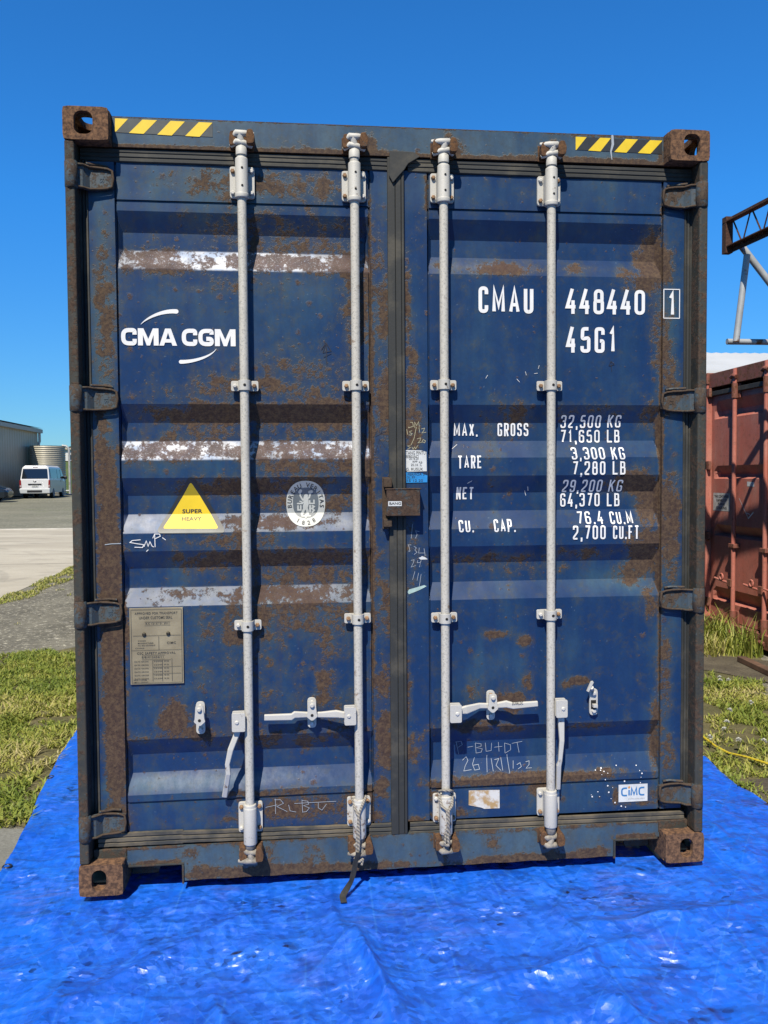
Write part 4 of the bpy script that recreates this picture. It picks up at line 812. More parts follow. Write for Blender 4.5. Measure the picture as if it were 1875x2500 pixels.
# gaskets -----------------------------------------------------------
def ribs(w, d, n=3):     # cross-section across w: ribbed rubber lip
    pts = [(-w/2, 0)]
    for k in range(n):
        a = -w/2+w*k/n; pts += [(a+.003, d), (a+w/n*.75, d*(1.0 if k != 1 else 1.15)), (a+w/n, d*.45)]
    pts[-1] = (w/2, 0); return pts
def strip(name, p, q, w, d, mat, parent, y=DY, n=3, horiz=True, wob=.0, seed=0):
    """rubber strip from p to q (x,z); cross-section bulges to -y"""
    cs = ribs(w, d, n); N = 26; mb = MB(); V = []; F = []; rs = np.random.RandomState(seed); k = len(cs)
    for i in range(N+1):
        t = i/N; x = p[0]+(q[0]-p[0])*t; z = p[1]+(q[1]-p[1])*t; j = wob*(rs.rand()-.5)
        for a, b in cs: V.append((x, y-b*(1+j*20), z-a+j) if horiz else (x+a+j, y-b, z))
    for i in range(N):
        for c in range(k-1): F.append((i*k+c, i*k+c+1, (i+1)*k+c+1, (i+1)*k+c))
        F.append((i*k+k-1, i*k, (i+1)*k, (i+1)*k+k-1))
    mb.add(V, F); mb.add(V[:k], [tuple(range(k))]); mb.add(V[-k:], [tuple(range(k))]); return mb.build(name, mat, parent)
strip('seal', (-1.176, 2.752), (-.040, 2.750), .050, .005, M['rubber'], DL, wob=.001, seed=1); strip('seal', (.040, 2.750), (1.180, 2.745), .052, .005, M['rubber'], DR, wob=.001, seed=2)
g = MB()
g.box((-.040, .0455, .150), (-.0105, .062, 2.775)); g.box((-.0095, .0465, .150), (.0125, .062, 2.775)); g.box((.0135, .0450, .150), (.024, .062, 2.76))
g.build('seal', M['rubber'], DL, bevel=.003)['label'] = 'dark vertical rubber seal between the doors'
fl = MB(); P = [xz(Z2(*p)) for p in ((745, 312), (905, 320), (950, 352), (870, 400), (845, 440), (800, 490), (768, 528), (742, 480))]; fl.prism(P, .036, .0425); fl.build('seal_flap', M['rubber'], DL, bevel=.002)
x_, z_ = xz((590, 2062)); 
strip('seal', (-1.160, .182), (-.845, .181), .056, .009, M['rubber_dusty'], DL, wob=.0015, seed=3); strip('seal', (-.848, .180), (-.040, .170), .048, .010, M['rubber_dusty'], DL, wob=.0015, seed=4)
strip('seal', (.035, .166), (1.165, .158), .052, .008, M['rubber_dusty'], DR, wob=.0015, seed=5)
for s, D in ((-1, DL), (1, DR)):
    xa = s*1.167; strip('seal', (xa, .21), (xa, 2.73), .036, .010, M['rubber'], D, y=.066, n=3, horiz=False)

# frame -------------------------------------------------------------
def plated(name, x0, x1, z0f, z1f, y, yb, mat, parent, blobs, step=.012, base=0., fades=()):
    """front plate with placed rust; z0f/z1f functions of x"""
    xs = np.unique(np.concatenate([np.arange(x0, x1, step), [x1]])); nz = 14; V = []; F = []
    for x in xs:
        a, b = z0f(x), z1f(x)
        for k in range(nz): V.append((x, y, a+(b-a)*k/(nz-1)))
    n = len(xs)
    for i in range(n-1):
        for k in range(nz-1): F.append((i*nz+k, (i+1)*nz+k, (i+1)*nz+k+1, i*nz+k+1))
    mb = MB(); mb.add(V, F); o = len(V); 
    W_ = [(v[0], yb, v[2]) for v in V]; mb.v += W_
    for i in range(n-1):
        for k, q in ((0, 0), (nz-1, nz-1)): mb.f.append((i*nz+k, (i+1)*nz+k, o+(i+1)*nz+k, o+i*nz+k)); mb.m.append(0); mb.sm.append(False)
    for i in (0, n-1):
        for k in range(nz-1): mb.f.append((i*nz+k, i*nz+k+1, o+i*nz+k+1, o+i*nz+k)); mb.m.append(0); mb.sm.append(False)
    ob = mb.build(name, mat, parent); me = ob.data; co = np.array([v.co for v in me.vertices])
    a = me.attributes.new('rust', 'FLOAT', 'POINT'); a.data.foreach_set('value', (base+field(co[:, 0], co[:, 2], blobs)).astype(np.float32))
    if fades: a = me.attributes.new('fade', 'FLOAT', 'POINT'); a.data.foreach_set('value', field(co[:, 0], co[:, 2], fades).astype(np.float32))
    return ob
HD = plated('header', -1.057, 1.057, lambda x: 2.779, lambda x: 2.889, .054, .16, M['blue_frame'], CT, [(0, 2.781, 3, .012, .85), (-.2, 2.784, .3, .02, .75), (.75, 2.785, .5, .018, .8), (0, 2.892, 3, .005, .8), (.9, 2.888, .3, .012, .6), (-.57, 2.81, .04, .03, .6), (-.12, 2.82, .05, .05, .7), (.21, 2.81, .05, .05, .8), (.61, 2.81, .05, .05, .8), (1.045, 2.83, .012, .1, .7)], fades=[(0, 2.83, 2, .1, .3)])
def sillb(x):
    if x < -.850 or x > .872: return .085
    return .014+.004*math.sin(x*40)*.3
SI = plated('sill', -1.057, 1.057, sillb, lambda x: .150 if x < .9 else .146, .054, .15, M['blue_frame'], CT, [(-.5, .03, .34, .03, .95), (-.75, .035, .1, .04, .7), (-.15, .03, .2, .02, .8), (.5, .022, .35, .025, .95), (.78, .03, .08, .03, .9), (0, .146, 3, .006, .6), (-.95, .088, .12, .012, .85), (.95, .09, .1, .015, .85), (.55, .14, .5, .01, .5), (-.35, .07, .06, .06, .5), (-.55, .09, .06, .05, .5), (.17, .1, .06, .06, .6), (.37, .1, .03, .04, .5), (.62, .1, .06, .06, .55), (-.82, .12, .04, .03, .5)], fades=[(0, .1, 2, .1, .2)])
for q0, q1, q2, q3 in (((-1.05, .05, .077), (-.842, .13, .0845), (-.8495, .048, .003), (-.842, .13, .0765)), ((.8635, .05, .077), (1.05, .13, .0845), (.8635, .048, .006), (.872, .13, .0765))):
    lp = MB(); lp.box(q0, q1); lp.box(q2, q3); lp.build('sill_edge', M['post'], SI, bevel=.0015)
tape = lambda nm, pts, ys, mats: decal(nm, [([xz(p, .054) for p in pts], [tuple(range(len(pts)))], 0)]+[([xz(p, .054) for p in q], [tuple(range(len(q)))], 1, .0005) for q in ys], mats, HD, surf=.0535)
o = tape('hazard_tape', [Z1(445, 195), Z1(1105, 226), Z1(1105, 322), Z1(445, 290)], [[Z1(447, 196), Z1(535, 200), Z1(457, 284), Z1(447, 287)], [Z1(632, 205), Z1(730, 209), Z1(640, 301), Z1(541, 295)], [Z1(822, 213), Z1(918, 218), Z1(830, 312), Z1(732, 306)], [Z1(1012, 222), Z1(1104, 226), Z1(1017, 321), Z1(920, 315)]], [M['tapeg'], M['tapey']]); o['label'] = 'longer faded hazard tape at the left'
o = tape('hazard_tape', [Z3(453, 209), Z3(1037, 236), Z3(1034, 326), Z3(453, 297)], [[Z3(453, 209), Z3(527, 212), Z3(458, 298), Z3(453, 298)], [Z3(618, 216), Z3(690, 219), Z3(620, 308), Z3(537, 302)], [Z3(790, 224), Z3(872, 228), Z3(795, 317), Z3(713, 312)], [Z3(955, 232), Z3(1037, 236), Z3(957, 324), Z3(872, 319)]], [M['tapek'], M['tapey']]); o['label'] = 'shorter black and yellow hazard tape at the right'
decal('paint_splash', [stroke([xz(Z3(700, 205), .054), xz(Z3(703, 260), .054), xz(Z3(690, 310), .054), xz(Z3(697, 362), .054)], [.009, .010, .006, .003])], M['chalk'], HD, lift=.0016, surf=.0535)
# corner posts
for s in (-1, 1):
    p = MB(); xa, xb = sorted((s*1.181, s*1.2165))
    p.box((xa, .004, .118), (xb, .150, 2.779)); p.build('corner_post', M['post'], CT, bevel=.007, seg=3)
    c = MB(); xa, xb = sorted((s*1.120, s*1.1805)); c.box((xa, .118, .118), (xb, .150, 2.779)); c.build('post_channel', M['channel'], CT)
    c = MB(); xa, xb = sorted((s*1.050, s*1.178)); c.box((xa, .060, .1), (xb, .13, .150)); c.build('post_foot', M['post'], CT, bevel=.003)
# corner castings
def ring_plate(mb, outer, hole, f0, f1):
    n = len(outer); V = [f0(p) for p in outer]+[f0(p) for p in hole]+[f1(p) for p in outer]+[f1(p) for p in hole]
    F = []
    for i in range(n):
        j = (i+1) % n
        F += [(i, j, n+j, n+i), (2*n+i, 3*n+i, 3*n+j, 2*n+j), (i, 2*n+i, 2*n+j, j), (n+i, n+j, 3*n+j, 3*n+i)]
    mb.add(V, F)
def polar_rect(w, h, ang, rc=0., cx=0, cz=0):
    out = []
    for t in ang:
        c, s = math.cos(t), math.sin(t); k = 1/max(abs(c)/(w/2), abs(s)/(h/2), 1e-9); x, z = c*k, s*k
        if rc:
            dx = abs(x)-(w/2-rc); dz = abs(z)-(h/2-rc)
            if dx > 0 and dz > 0:
                l = math.hypot(dx, dz)
                if l > rc: x = math.copysign(w/2-rc+dx*rc/l, x); z = math.copysign(h/2-rc+dz*rc/l, z)
        out.append((cx+x, cz+z))
    return out
def casting(s, top, y0, sy):
    """hollow ISO corner casting; s = -1 left / +1 right; sy = +1 rear end of the doors, -1 the far end"""
    mb = MB(); w, h, d, t = .160, .118, .178, .024
    zc = 2.896-h/2 if top else h/2; xc = s*(1.219-w/2)
    A = sorted(set(np.linspace(0, 2*math.pi, 40, endpoint=False)) | {math.atan2(sg*h, sh_*w) % (2*math.pi) for sg in (1, -1) for sh_ in (1, -1)})
    outer = polar_rect(w, h, A, .011, xc, zc); hx = xc+s*.007 if not top else xc+s*.008
    hole = polar_rect(.066 if top else .054, .082 if top else .078, A, .026, hx, zc+(.002 if top else 0))
    f = lambda dy: (lambda p: (p[0], y0+sy*dy, p[1])); ring_plate(mb, outer, hole, f(0), f(t))
    ex = s*(1.219-.003)                                           # outer side plate with its hole
    A2 = sorted(set(np.linspace(0, 2*math.pi, 36, endpoint=False)) | {math.atan2(sg*(h-.012), sh_*(d-t)) % (2*math.pi) for sg in (1, -1) for sh_ in (1, -1)})
    o2 = polar_rect(d-t, h-.008, A2, 0, y0+sy*(t+(d-t)/2+.0004), zc); h2 = polar_rect(.064, .076, A2, .03, y0+sy*.088, zc)
    ring_plate(mb, o2, h2, lambda p: (ex, p[0], p[1]), lambda p: (ex-s*t, p[0], p[1]))
    ze = (2.896-.0025) if top else .0025; zi = ze-t if top else ze+t  # top (or bottom) plate with its hole
    w3 = w-t-.006; c3 = xc-s*(t/2+.002)
    A3 = sorted(set(np.linspace(0, 2*math.pi, 36, endpoint=False)) | {math.atan2(sg*(d-t), sh_*w3) % (2*math.pi) for sg in (1, -1) for sh_ in (1, -1)})
    o3 = polar_rect(w3, d-t, A3, 0, c3, y0+sy*(t+(d-t)/2+.0006)); h3 = polar_rect(.062, .118, A3, .03, hx-s*.004, y0+sy*.092)
    ring_plate(mb, o3, h3, lambda p: (p[0], p[1], ze), lambda p: (p[0], p[1], zi))
    xi = s*(1.219-w); 
    def bx(a, b): mb.box(tuple(map(min, a, b)), tuple(map(max, a, b)))
    bx((xi, y0+sy*(t+.001), zc-h/2+.028), (xi+s*.016, y0+sy*d, zc+h/2-.028))       # inner side
    bx((xi+s*.017, y0+sy*(d-.016), zc-h/2+.028), (ex-s*(t+.001), y0+sy*d, zc+h/2-.028))   # back
    zo = zc-h/2+.002 if top else zc+h/2-.002
    bx((xi, y0+sy*(t+.001), zo), (ex-s*(t+.001), y0+sy*d, zo+(.024 if top else -.024)))
    bx((xi, y0+sy*(t+.001), 2.896-.027 if top else .027), (xi+s*.004, y0+sy*d, 2.896-.004 if top else .004))
    return mb.build('corner_casting', M['cast'], CT, bevel=.0025)
for s in (-1, 1):
    for top in (0, 1): casting(s, top, 0, 1); casting(s, top, 12.19, -1)
for s in (-1, 1):
    gs = MB(); gs.prism([(s*1.055, .004), (s*.955, .004), (s*.925, .090), (s*1.055, .090)], .16, .168); gs.build('gusset', M['post'], CT)
# hull: side rails, corrugated walls, roof, floor, far end
def rail(a, b): mb = MB(); mb.box(a, b); return mb.build('side_rail', M['blue_frame'], CT)
for s in (-1, 1):
    xa, xb = sorted((s*1.150, s*1.212)); rail((xa, .18, .03), (xb, 12.01, .165)); rail((xa, .18, 2.80), (xb, 12.01, 2.878))
    rail((min(s*1.06, s*1.214), 12.02, .12), (max(s*1.06, s*1.214), 12.17, 2.776))
rail((-1.05, 12.03, .03), (1.05, 12.16, .165)); rail((-1.05, 12.03, 2.80), (1.05, 12.16, 2.878))
def corr(L_, n, d):
    out = []; p = L_/n
    for k in range(n): a = k*p; out += [(a, 0), (a+p*.26, 0), (a+p*.5, d), (a+p*.76, d)]
    return out+[(L_, 0)]
for s in (-1, 1):
    cw = MB(); C = corr(11.83, 42, -.036*s); V = [(s*1.205+q, .18+p, z) for z in (.165, 2.80) for p, q in C]; n = len(C)
    cw.add(V, [(i, i+1, n+i+1, n+i) for i in range(n-1)]); cw.build('side_wall', M['blue'], CT)
cw = MB(); C = corr(2.1, 9, -.045); V = [(-1.05+p, 12.14+q, z) for z in (.165, 2.80) for p, q in C]; n = len(C); cw.add(V, [(i, i+1, n+i+1, n+i) for i in range(n-1)]); cw.build('end_wall', M['blue'], CT)
cw = MB(); C = corr(11.85, 56, .02); V = [(x, .165+p, 2.862+q) for x in (-1.149, 1.149) for p, q in C]; n = len(C); cw.add(V, [(i, i+1, n+i+1, n+i) for i in range(n-1)]); cw.build('roof', M['blue'], CT)
cw = MB(); cw.box((-1.149, .16, .10), (1.149, 12.02, .128)); cw.build('floor', M['board'], CT)

# hinges ------------------------------------------------------------
def hinge(s, zc, door, first=[None, None]):
    k = 0 if s < 0 else 1
    if first[k] is not None:
        c = first[k].copy(); COL.objects.link(c); c.parent = door; c.location = (0, 0, zc-first[k]['z0']); return c
    mb = MB()
    mb.tube([(s*1.1965, .006, zc-.049), (s*1.1965, .006, zc-.045), (s*1.1965, .006, zc+.045), (s*1.1965, .006, zc+.049)], [.0195, .0230, .0230, .0195], 16)
    prof_ = [(1.185, .012), (1.160, .020), (1.140, .044), (1.120, .046), (1.056, .046)]
    zt_ = [.043, .043, .042, .041, .030]
    V = []; F = []
    for (x, y), z in zip(prof_, zt_): V += [(s*x, y, zc-z), (s*x, y, zc+z), (s*x, y+.013, zc+z), (s*x, y+.013, zc-z)]
    for i in range(4):
        a = i*4; b = a+4; F += [(a, a+1, b+1, b), (a+1, a+2, b+2, b+1), (a+2, a+3, b+3, b+2), (a+3, a, b, b+3)]
    F += [(0, 3, 2, 1), (16, 17, 18, 19)]; mb.add(V, F)
    rim = [(1.175, .010, .040), (1.158, .016, .041), (1.140, .038, .040), (1.100, .041, .038), (1.075, .041, .035), (1.060, .041, .029)]
    P = [(s*x, y, zc+z) for x, y, z in rim]+[(s*1.0555, .042, zc)]+[(s*x, y, zc-z) for x, y, z in rim[::-1]]
    mb.tube(P, .0046, 6, m=1)
    mb.tube([(s*1.150, .032, zc+.050), (s*1.10, .052, zc+.050), (s*1.075, .054, zc+.046)], .0055, 6, m=0)
    v, f = fit(txt('SL', 1, .03), -.013, -.008, .013, .008)
    mb.add([(s*1.098-q*1.0, .0445, zc+p) for p, q in v], f)
    o = mb.build('hinge', [M['hinge'], M['channel']], door); o['z0'] = zc; first[k] = o; return o
for py, s in ((433, -1), (974, -1), (1498, -1), (2016, -1)):
    hinge(-1, float(at(235, py, .04)[2]), DL)
for py, s in ((480, 1), (979, 1), (1464, 1), (1938, 1)):
    hinge(1, float(at(1670, py, .04)[2]), DR)
for o in DL.children:
    if o.name.startswith('hinge') and abs(o['z0']+o.location.z-1.15) < .2: o['label'] = 'rusty brown hinge'

# locking bars ------------------------------------------------------
RY = .015; RR = .0168
def bolts(mb, pts, y, m, r=.0085):
    for (x, z), mm in zip(pts, m): mb.tube([(x, y, z), (x, y-.009, z), (x, y-.011, z)], [r, r, r*.6], 6, m=mm, sm=False)
MATF = [M['fit'], M['bolt'], M['bolt_white'], M['hole']]
def bearing(rod, x, zt, zb, flip, dirty, seed):
    """four-bolt bearing plate with a sleeve round the bar"""
    mb = MB(); rs = random.Random(seed); h = zt-zb; zc = (zt+zb)/2; pw = .046
    poly = [tuple(q) for q in rounded([(x-pw, zb), (x+pw, zb), (x+pw, zt), (x-pw, zt), (x-pw, zb)], .010, 4)[:-1]]
    mb.prism(poly, .047, DY-.001, 0)
    mb.tube([(x, RY, zb-.012), (x, RY, zb-.010), (x, RY, zb+.004), (x, RY, zb+.006), (x, RY, zt+.016), (x, RY, zt+.020)] if not flip else [(x, RY, zb-.034), (x, RY, zb-.030), (x, RY, zt-.01), (x, RY, zt-.008), (x, RY, zt+.003), (x, RY, zt+.005)], [.022, .0255, .0255, .0235, .0235, .020], 20)
    mb.box((x-.0235, RY, zb+.004), (x+.0235, .047, zt-.004), 0)
    bm_ = [rs.choice([1, 2, 2] if not flip else [1, 1, 2]) for _ in range(4)]
    bolts(mb, [(x-.035, zb+.018), (x+.035, zb+.018), (x-.035, zt-.018), (x+.035, zt-.018)], .047, bm_)
    for q in (zb+.03, zt-.022): mb.tube([(x+.003, RY-.0237, q), (x+.003, RY-.0242, q)], [.0045, .0045], 8, m=3, sm=False)
    return mb.build('bearing_bracket', [M['fit_dirty'] if dirty else M['fit']]+MATF[1:], rod, bevel=.0015)
def guide(rod, x, z, seed):
    mb = MB(); rs = random.Random(seed)
    for sg in (-1, 1):
        poly = [tuple(q) for q in rounded([(x+sg*.020, z-.019), (x+sg*.051, z-.019), (x+sg*.051, z+.019), (x+sg*.020, z+.019), (x+sg*.020, z-.019)], .007, 4)[:-1]]
        mb.prism(poly, .036, .044, 0)
    mb.box((x-.030, .0445, z-.017), (x+.030, DY, z+.017), 0)
    A = np.linspace(math.pi, 2*math.pi, 13); ro, ri = .0225, RR+.001
    V = [(x+r*math.cos(a), RY+r*math.sin(a), z+dz) for dz in (-.019, .019) for r in (ro, ri) for a in A]
    V = [(vx, vy, vz) for vx, vy, vz in V]; n = 13; F = []
    for i in range(n-1): F += [(i, i+1, 2*n+i+1, 2*n+i), (n+i, 3*n+i, 3*n+i+1, n+i+1), (i, n+i, n+i+1, i+1), (2*n+i, 2*n+i+1, 3*n+i+1, 3*n+i)]
    F += [(0, 2*n, 3*n, n), (n-1, 2*n-1, 4*n-1, 3*n-1)]; mb.add(V, F, 0, False)
    for sg in (-1, 1): mb.box((min(x+sg*.0185, x+sg*.0225), RY+.0005, z-.019), (max(x+sg*.0185, x+sg*.0225), .0355, z+.019), 0)
    bolts(mb, [(x-.036, z), (x+.036, z)], .036, [rs.choice([1, 1, 2]), 1], .0085)
    mb.tube([(x+.002, RY-.0226, z), (x+.002, RY-.0231, z)], .0055, 8, m=3, sm=False)
    return mb.build('guide_bracket', [M['fit']]+MATF[1:], rod, bevel=.001)
def camhead(rod, x, z, up, flip, dirty):
    """cam with its two claws, turned in the keeper"""
    mb = MB(); u = 1 if up else -1; f = -1 if flip else 1
    mb.tube([(x, RY, z-u*.048), (x, RY, z-u*.020), (x, RY, z-u*.016)], [.0205, .0205, .016], 18)
    mb.tube([(x, RY, z-u*.018), (x+f*.001, RY-.006, z), (x-f*.006, RY-.008, z+u*.024)], [.016, .013, .015], 10)
    mb.tube([(x-f*.036, RY+.006, z+u*.018), (x-f*.016, RY-.012, z+u*.028), (x+f*.014, RY-.010, z+u*.028), (x+f*.046, RY+.000, z+u*.031)], [.008, .0135, .0125, .007], 8)
    mb.tube([(x-f*.038, RY+.006, z-u*.012), (x-f*.016, RY-.010, z-u*.002), (x+f*.012, RY-.008, z-u*.006), (x+f*.040, RY+.004, z-u*.014)], [.009, .012, .012, .008], 8)
    return mb.build('cam', M['cam_dirty'] if dirty else M['fit'], rod)
def keeper(x, z, up, y=.054):
    mb = MB(); u = 1 if up else -1
    for sg in (-1, 1):
        c = x+sg*(.029 if sg < 0 else .034); P = [(c-.013, z-.024), (c+.013, z-.022), (c+.017, z+.004), (c+.008, z+.030), (c-.011, z+.028), (c-.015, z)]
        mb.prism([tuple(q) for q in rounded(P+[P[0]],   .006, 3)[:-1]], -.018 if sg > 0 else .002, y-.009)
    mb.box((x-.045, y-.010, z-.030), (x+.045, y-.0005, z+.030))
    return mb.build('cam_keeper', M['keeper'], CT, bevel=.002)
def hub(rod, x, sg, zc, w, h):
    mb = MB(); xa, xb = sorted((x+sg*.012, x+sg*(.012+w)))
    mb.prism([tuple(q) for q in rounded([(xa, zc-h/2), (xb, zc-h/2), (xb, zc+h/2), (xa, zc+h/2), (xa, zc-h/2)], .006, 3)[:-1]], -.018, -.010)
    mb.prism([tuple(q) for q in rounded([(xa, zc-h/2), (xb, zc-h/2), (xb, zc+h/2), (xa, zc+h/2), (xa, zc-h/2)], .006, 3)[:-1]], .010, .018)
    cx = xa+(xb-xa)*(.62 if sg > 0 else .38)
    mb.tube([(cx, .018, zc), (cx, -.0185, zc), (cx, -.022, zc)], [.0085, .0085, .005], 12, m=1)
    return mb.build('handle_hub', [M['fit'], M['bolt_white']], rod, bevel=.001), cx
def bar(rod, pts, wds, ths, dark_from=None):
    """flat forged handle: path in (x,y,z) with width in the door plane and thickness"""
    mb = MB(); P = [np.array(p, float) for p in pts]; V = []; F = []
    for i, p in enumerate(P):
        t = P[min(i+1, len(P)-1)]-P[max(i-1, 0)]; t /= np.linalg.norm(t); n = np.cross(t, np.array([0, 1., 0])); n /= np.linalg.norm(n); b = np.cross(n, t)
        w, h = wds[i]/2, ths[i]/2
        V += [p+n*w*.8+b*h, p+n*w+b*h*.4, p+n*w-b*h*.4, p+n*w*.8-b*h, p-n*w*.8-b*h, p-n*w-b*h*.4, p-n*w+b*h*.4, p-n*w*.8+b*h]
    for i in range(len(P)-1):
        for k in range(8): F.append((i*8+k, i*8+(k+1) % 8, i*8+8+(k+1) % 8, i*8+8+k))
    F += [tuple(range(7, -1, -1)), tuple(range((len(P)-1)*8, len(P)*8))]
    mb.add(V, F, 0, False); o = mb.build('handle', [M['fit'], M['fit_dirty']], rod, bevel=.002)
    return o
def catch(x, zc, h, open_=False, latch=True, seed=0):
    root = MB(); rs = random.Random(seed); w = .017
    poly = [tuple(q) for q in rounded([(x-w, zc-h/2), (x+w, zc-h/2), (x+w, zc+h/2), (x-w, zc+h/2), (x-w, zc-h/2)], .016, 6)[:-1]]
    root.prism(poly, .050, DY-.001, 0)
    bolts(root, [(x, zc-h/2+.018), (x, zc+h/2-.018)], .050, [2, 2 if seed != 3 else 1], .009)
    o = root.build('handle_catch', [M['fit']]+MATF[1:], CT, bevel=.001)
    l = MB()
    if not open_:
        P = [(x-.018, zc+.004), (x-.014, zc+h/2-.006), (x+.014, zc+h/2-.006), (x+.018, zc+.004), (x+.022, zc-.004), (x+.004, zc-.020), (x-.004, zc-.020), (x-.022, zc-.004)]
        l.prism([tuple(q) for q in rounded(P+[P[0]], .005, 3)[:-1]], .012, .020, 0); l.tube([(x, .0118, zc+.000), (x, .0113, zc)], .006, 10, m=1, sm=False)
        l.tube([(x, .050, zc+h/2-.020), (x, .006, zc+h/2-.020), (x, .003, zc+h/2-.020)], [.009, .009, .006], 12, m=0)
    else:
        l.prism([(x-.038, zc+.052), (x-.030, zc+.048), (x-.010, zc+.086), (x-.014, zc+.092), (x-.022, zc+.088)], .022, .030, 0)
        l.tube([(x-.006, .050, zc+.050), (x-.018, .024, zc+.066)], .008, 8, m=0)
        l.box((x-.012, .049, zc-.028), (x+.010, .0495, zc+.008), 1); l.box((x-.008, .030, zc-.018), (x+.010, .0485, zc-.006), 0)
    l.build('catch_flap', [M['fit'], M['hole']], o, bevel=.001); return o

RX = [-.587, -.168, .1715, .593]
# photo rows for each bar: cam top, bearing plate top/bottom, upper guide, lower guide, lower plate top/bottom, lower cam
cols = [(585, 345, 407, 484, 942, 1527, 1959, 2032, 2082), (868, 353, 418, 492, 942, 1510, 1945, 2015, 2070), (1085, 365, 424, 495, 940, 1508, 1935, 2005, 2060), (1345, 372, 431, 503, 942, 1500, 1922, 1990, 2045)]
# rows measured on the photo for the lower plates
low = [ZA(0, 1545)[1], ZB(0, 955)[1], ZB(0, 932)[1], ZC(0, 1180)[1]]; lowb = [ZB(0, 1195)[1], ZB(0, 1150)[1], ZB(0, 1125)[1], ZC(0, 1342)[1]]; lowc = [ZB(0, 1330)[1], ZB(0, 1280)[1], ZB(0, 1262)[1], ZC(0, 1470)[1]]
RODS = []
for i, x in enumerate(RX):
    px, ct, bt, bb, g1, g2, _, _, _ = cols[i]; zf = lambda py, Y=.02: float(at(px, py, Y+DD)[2])
    zt = zf(ct, .012); zb_ = zf(lowc[i], .012)
    mb = MB(); mb.tube([(x, RY, zb_+.03), (x, RY, 1.0), (x, RY, 1.8), (x, RY, zt-.03)], RR, 20)
    rod = mb.build('locking_bar', M['rod'], CT); RODS.append(rod)
    bearing(rod, x, zf(bt, .047), zf(bb, .047), False, False, i); bearing(rod, x, zf(low[i], .047), zf(lowb[i], .047), True, i in (1, 2), 10+i)
    guide(rod, x, zf(g1, .03), 20+i); guide(rod, x, zf(g2, .03), 30+i)
    fl_ = i in (2, 3)
    camhead(rod, x, zt-.002, True, fl_, False); camhead(rod, x, zb_-.004, False, not fl_, True)
    keeper(x, zt+.006, True); keeper(x, zb_-.006, False)
lab4 = ['leftmost locking bar, handle hanging down', 'locking bar left of the middle seal, handle latched level', 'locking bar right of the middle seal, handle latched level', 'rightmost locking bar, handle hanging straight down']
for r_, l_ in zip(RODS, lab4): r_['label'] = l_
def P3(p, y): X = at(p[0], p[1], y+DD); return (float(X[0]), y, float(X[2]))
# handles
h1, c1 = hub(RODS[0], RX[0], -1, P3((584, 1761), 0)[2], .050, .072)
bar(RODS[0], [P3(ZA(1285, 1010), .008), P3(ZA(1268, 1080), .008), P3(ZA(1225, 1190), .000), P3(ZA(1203, 1290), .000), P3(ZA(1210, 1350), .004), P3(ZA(1185, 1505), .034)], [.024, .022, .022, .018, .020, .021], [.016, .016, .014, .012, .018, .016])
h2, c2 = hub(RODS[1], RX[1], -1, P3((850, 1746), 0)[2], .045, .070)
bar(RODS[1], [P3(ZB(800, 405), .008), P3(ZB(720, 395), .012), P3(ZB(620, 400), .030), P3(ZB(545, 400), .032), P3(ZB(440, 400), .022), P3(ZB(420, 415), .020), P3(ZB(236, 420), .022)], [.024, .030, .022, .020, .026, .026, .024], [.016, .014, .014, .014, .016, .016, .014])
h3, c3 = hub(RODS[2], RX[2], 1, P3((1117, 1740), 0)[2], .046, .070)
bar(RODS[2], [P3(ZC(140, 722), .008), P3(ZC(190, 715), .010), P3(ZC(270, 690), .030), P3(ZC(350, 690), .032), P3(ZC(430, 680), .018), P3(ZC(470, 690), .012), P3(ZC(616, 678), .010)], [.024, .034, .022, .020, .028, .026, .022], [.016, .014, .014, .014, .016, .016, .014])
h4, c4 = hub(RODS[3], RX[3], 1, P3((1368, 1728), 0)[2], .046, .070)
bar(RODS[3], [P3(ZC(755, 720), .006), P3(ZC(756, 790), .006), P3(ZC(760, 900), .000), P3(ZC(750, 1020), .000), P3(ZC(742, 1045), .006), P3(ZC(737, 1185), .026)], [.026, .026, .020, .016, .019, .018], [.016, .016, .014, .012, .018, .016])
decal('handle_lettering', [fit(txt('DURALOC', 1.2, .02), *rect(ZC(470, 672), ZC(535, 688), -.012))], M['ink'], RODS[2], surf=.0025)
p_ = P3(ZA(1022, 975), .05); catch(p_[0], p_[2], .125, seed=1)
p_ = P3(ZB(557, 387), .05); catch(p_[0], p_[2], .118, seed=2)
p_ = P3(ZC(337, 687), .05); catch(p_[0], p_[2], .118, seed=3)
p_ = P3(ZC(950, 668), .05); catch(p_[0], p_[2], .108, open_=True, seed=4)
# lock box over the middle seal
lb = MB(); a = P3(Z5(728, 930), .01); b = P3(Z5(955, 1103), .01)
x0, x1, z1, z0 = a[0], b[0], a[2], b[2]
lb.box((x0, .004, z0), (x1, .011, z1)); lb.box((x0, .0115, z1-.009), (x1, .058, z1-.001)); lb.box((x1-.007, .0115, z0), (x1-.001, .058, z1-.010)); lb.box((x0, .0115, z0), (x1-.008, .058, z0+.006)); lb.box((x0-.004, .002, z1+.0005), (x1+.005, .058, z1+.006))
LB = lb.build('lock_box', M['lock'], CT, bevel=.002); LB['label'] = 'rusty steel lock box over the middle seam'
a = P3(Z5(700, 842), .05); b = P3(Z5(772, 1192), .05); m_ = MB(); m_.box((a[0], .050, b[2]), (b[0]-.004, DY-.001, a[2])); m_.build('lock_strip', M['channel'], LB, bevel=.002)
for q, r_ in ((848, 912), (1125, 1180)):
    a = P3(Z5(712, q), .02); b = P3(Z5(766, r_), .02); m_ = MB(); m_.box((a[0], .018, b[2]), (b[0], .0495, a[2])); m_.build('lock_lug', M['channel'], LB, bevel=.003)
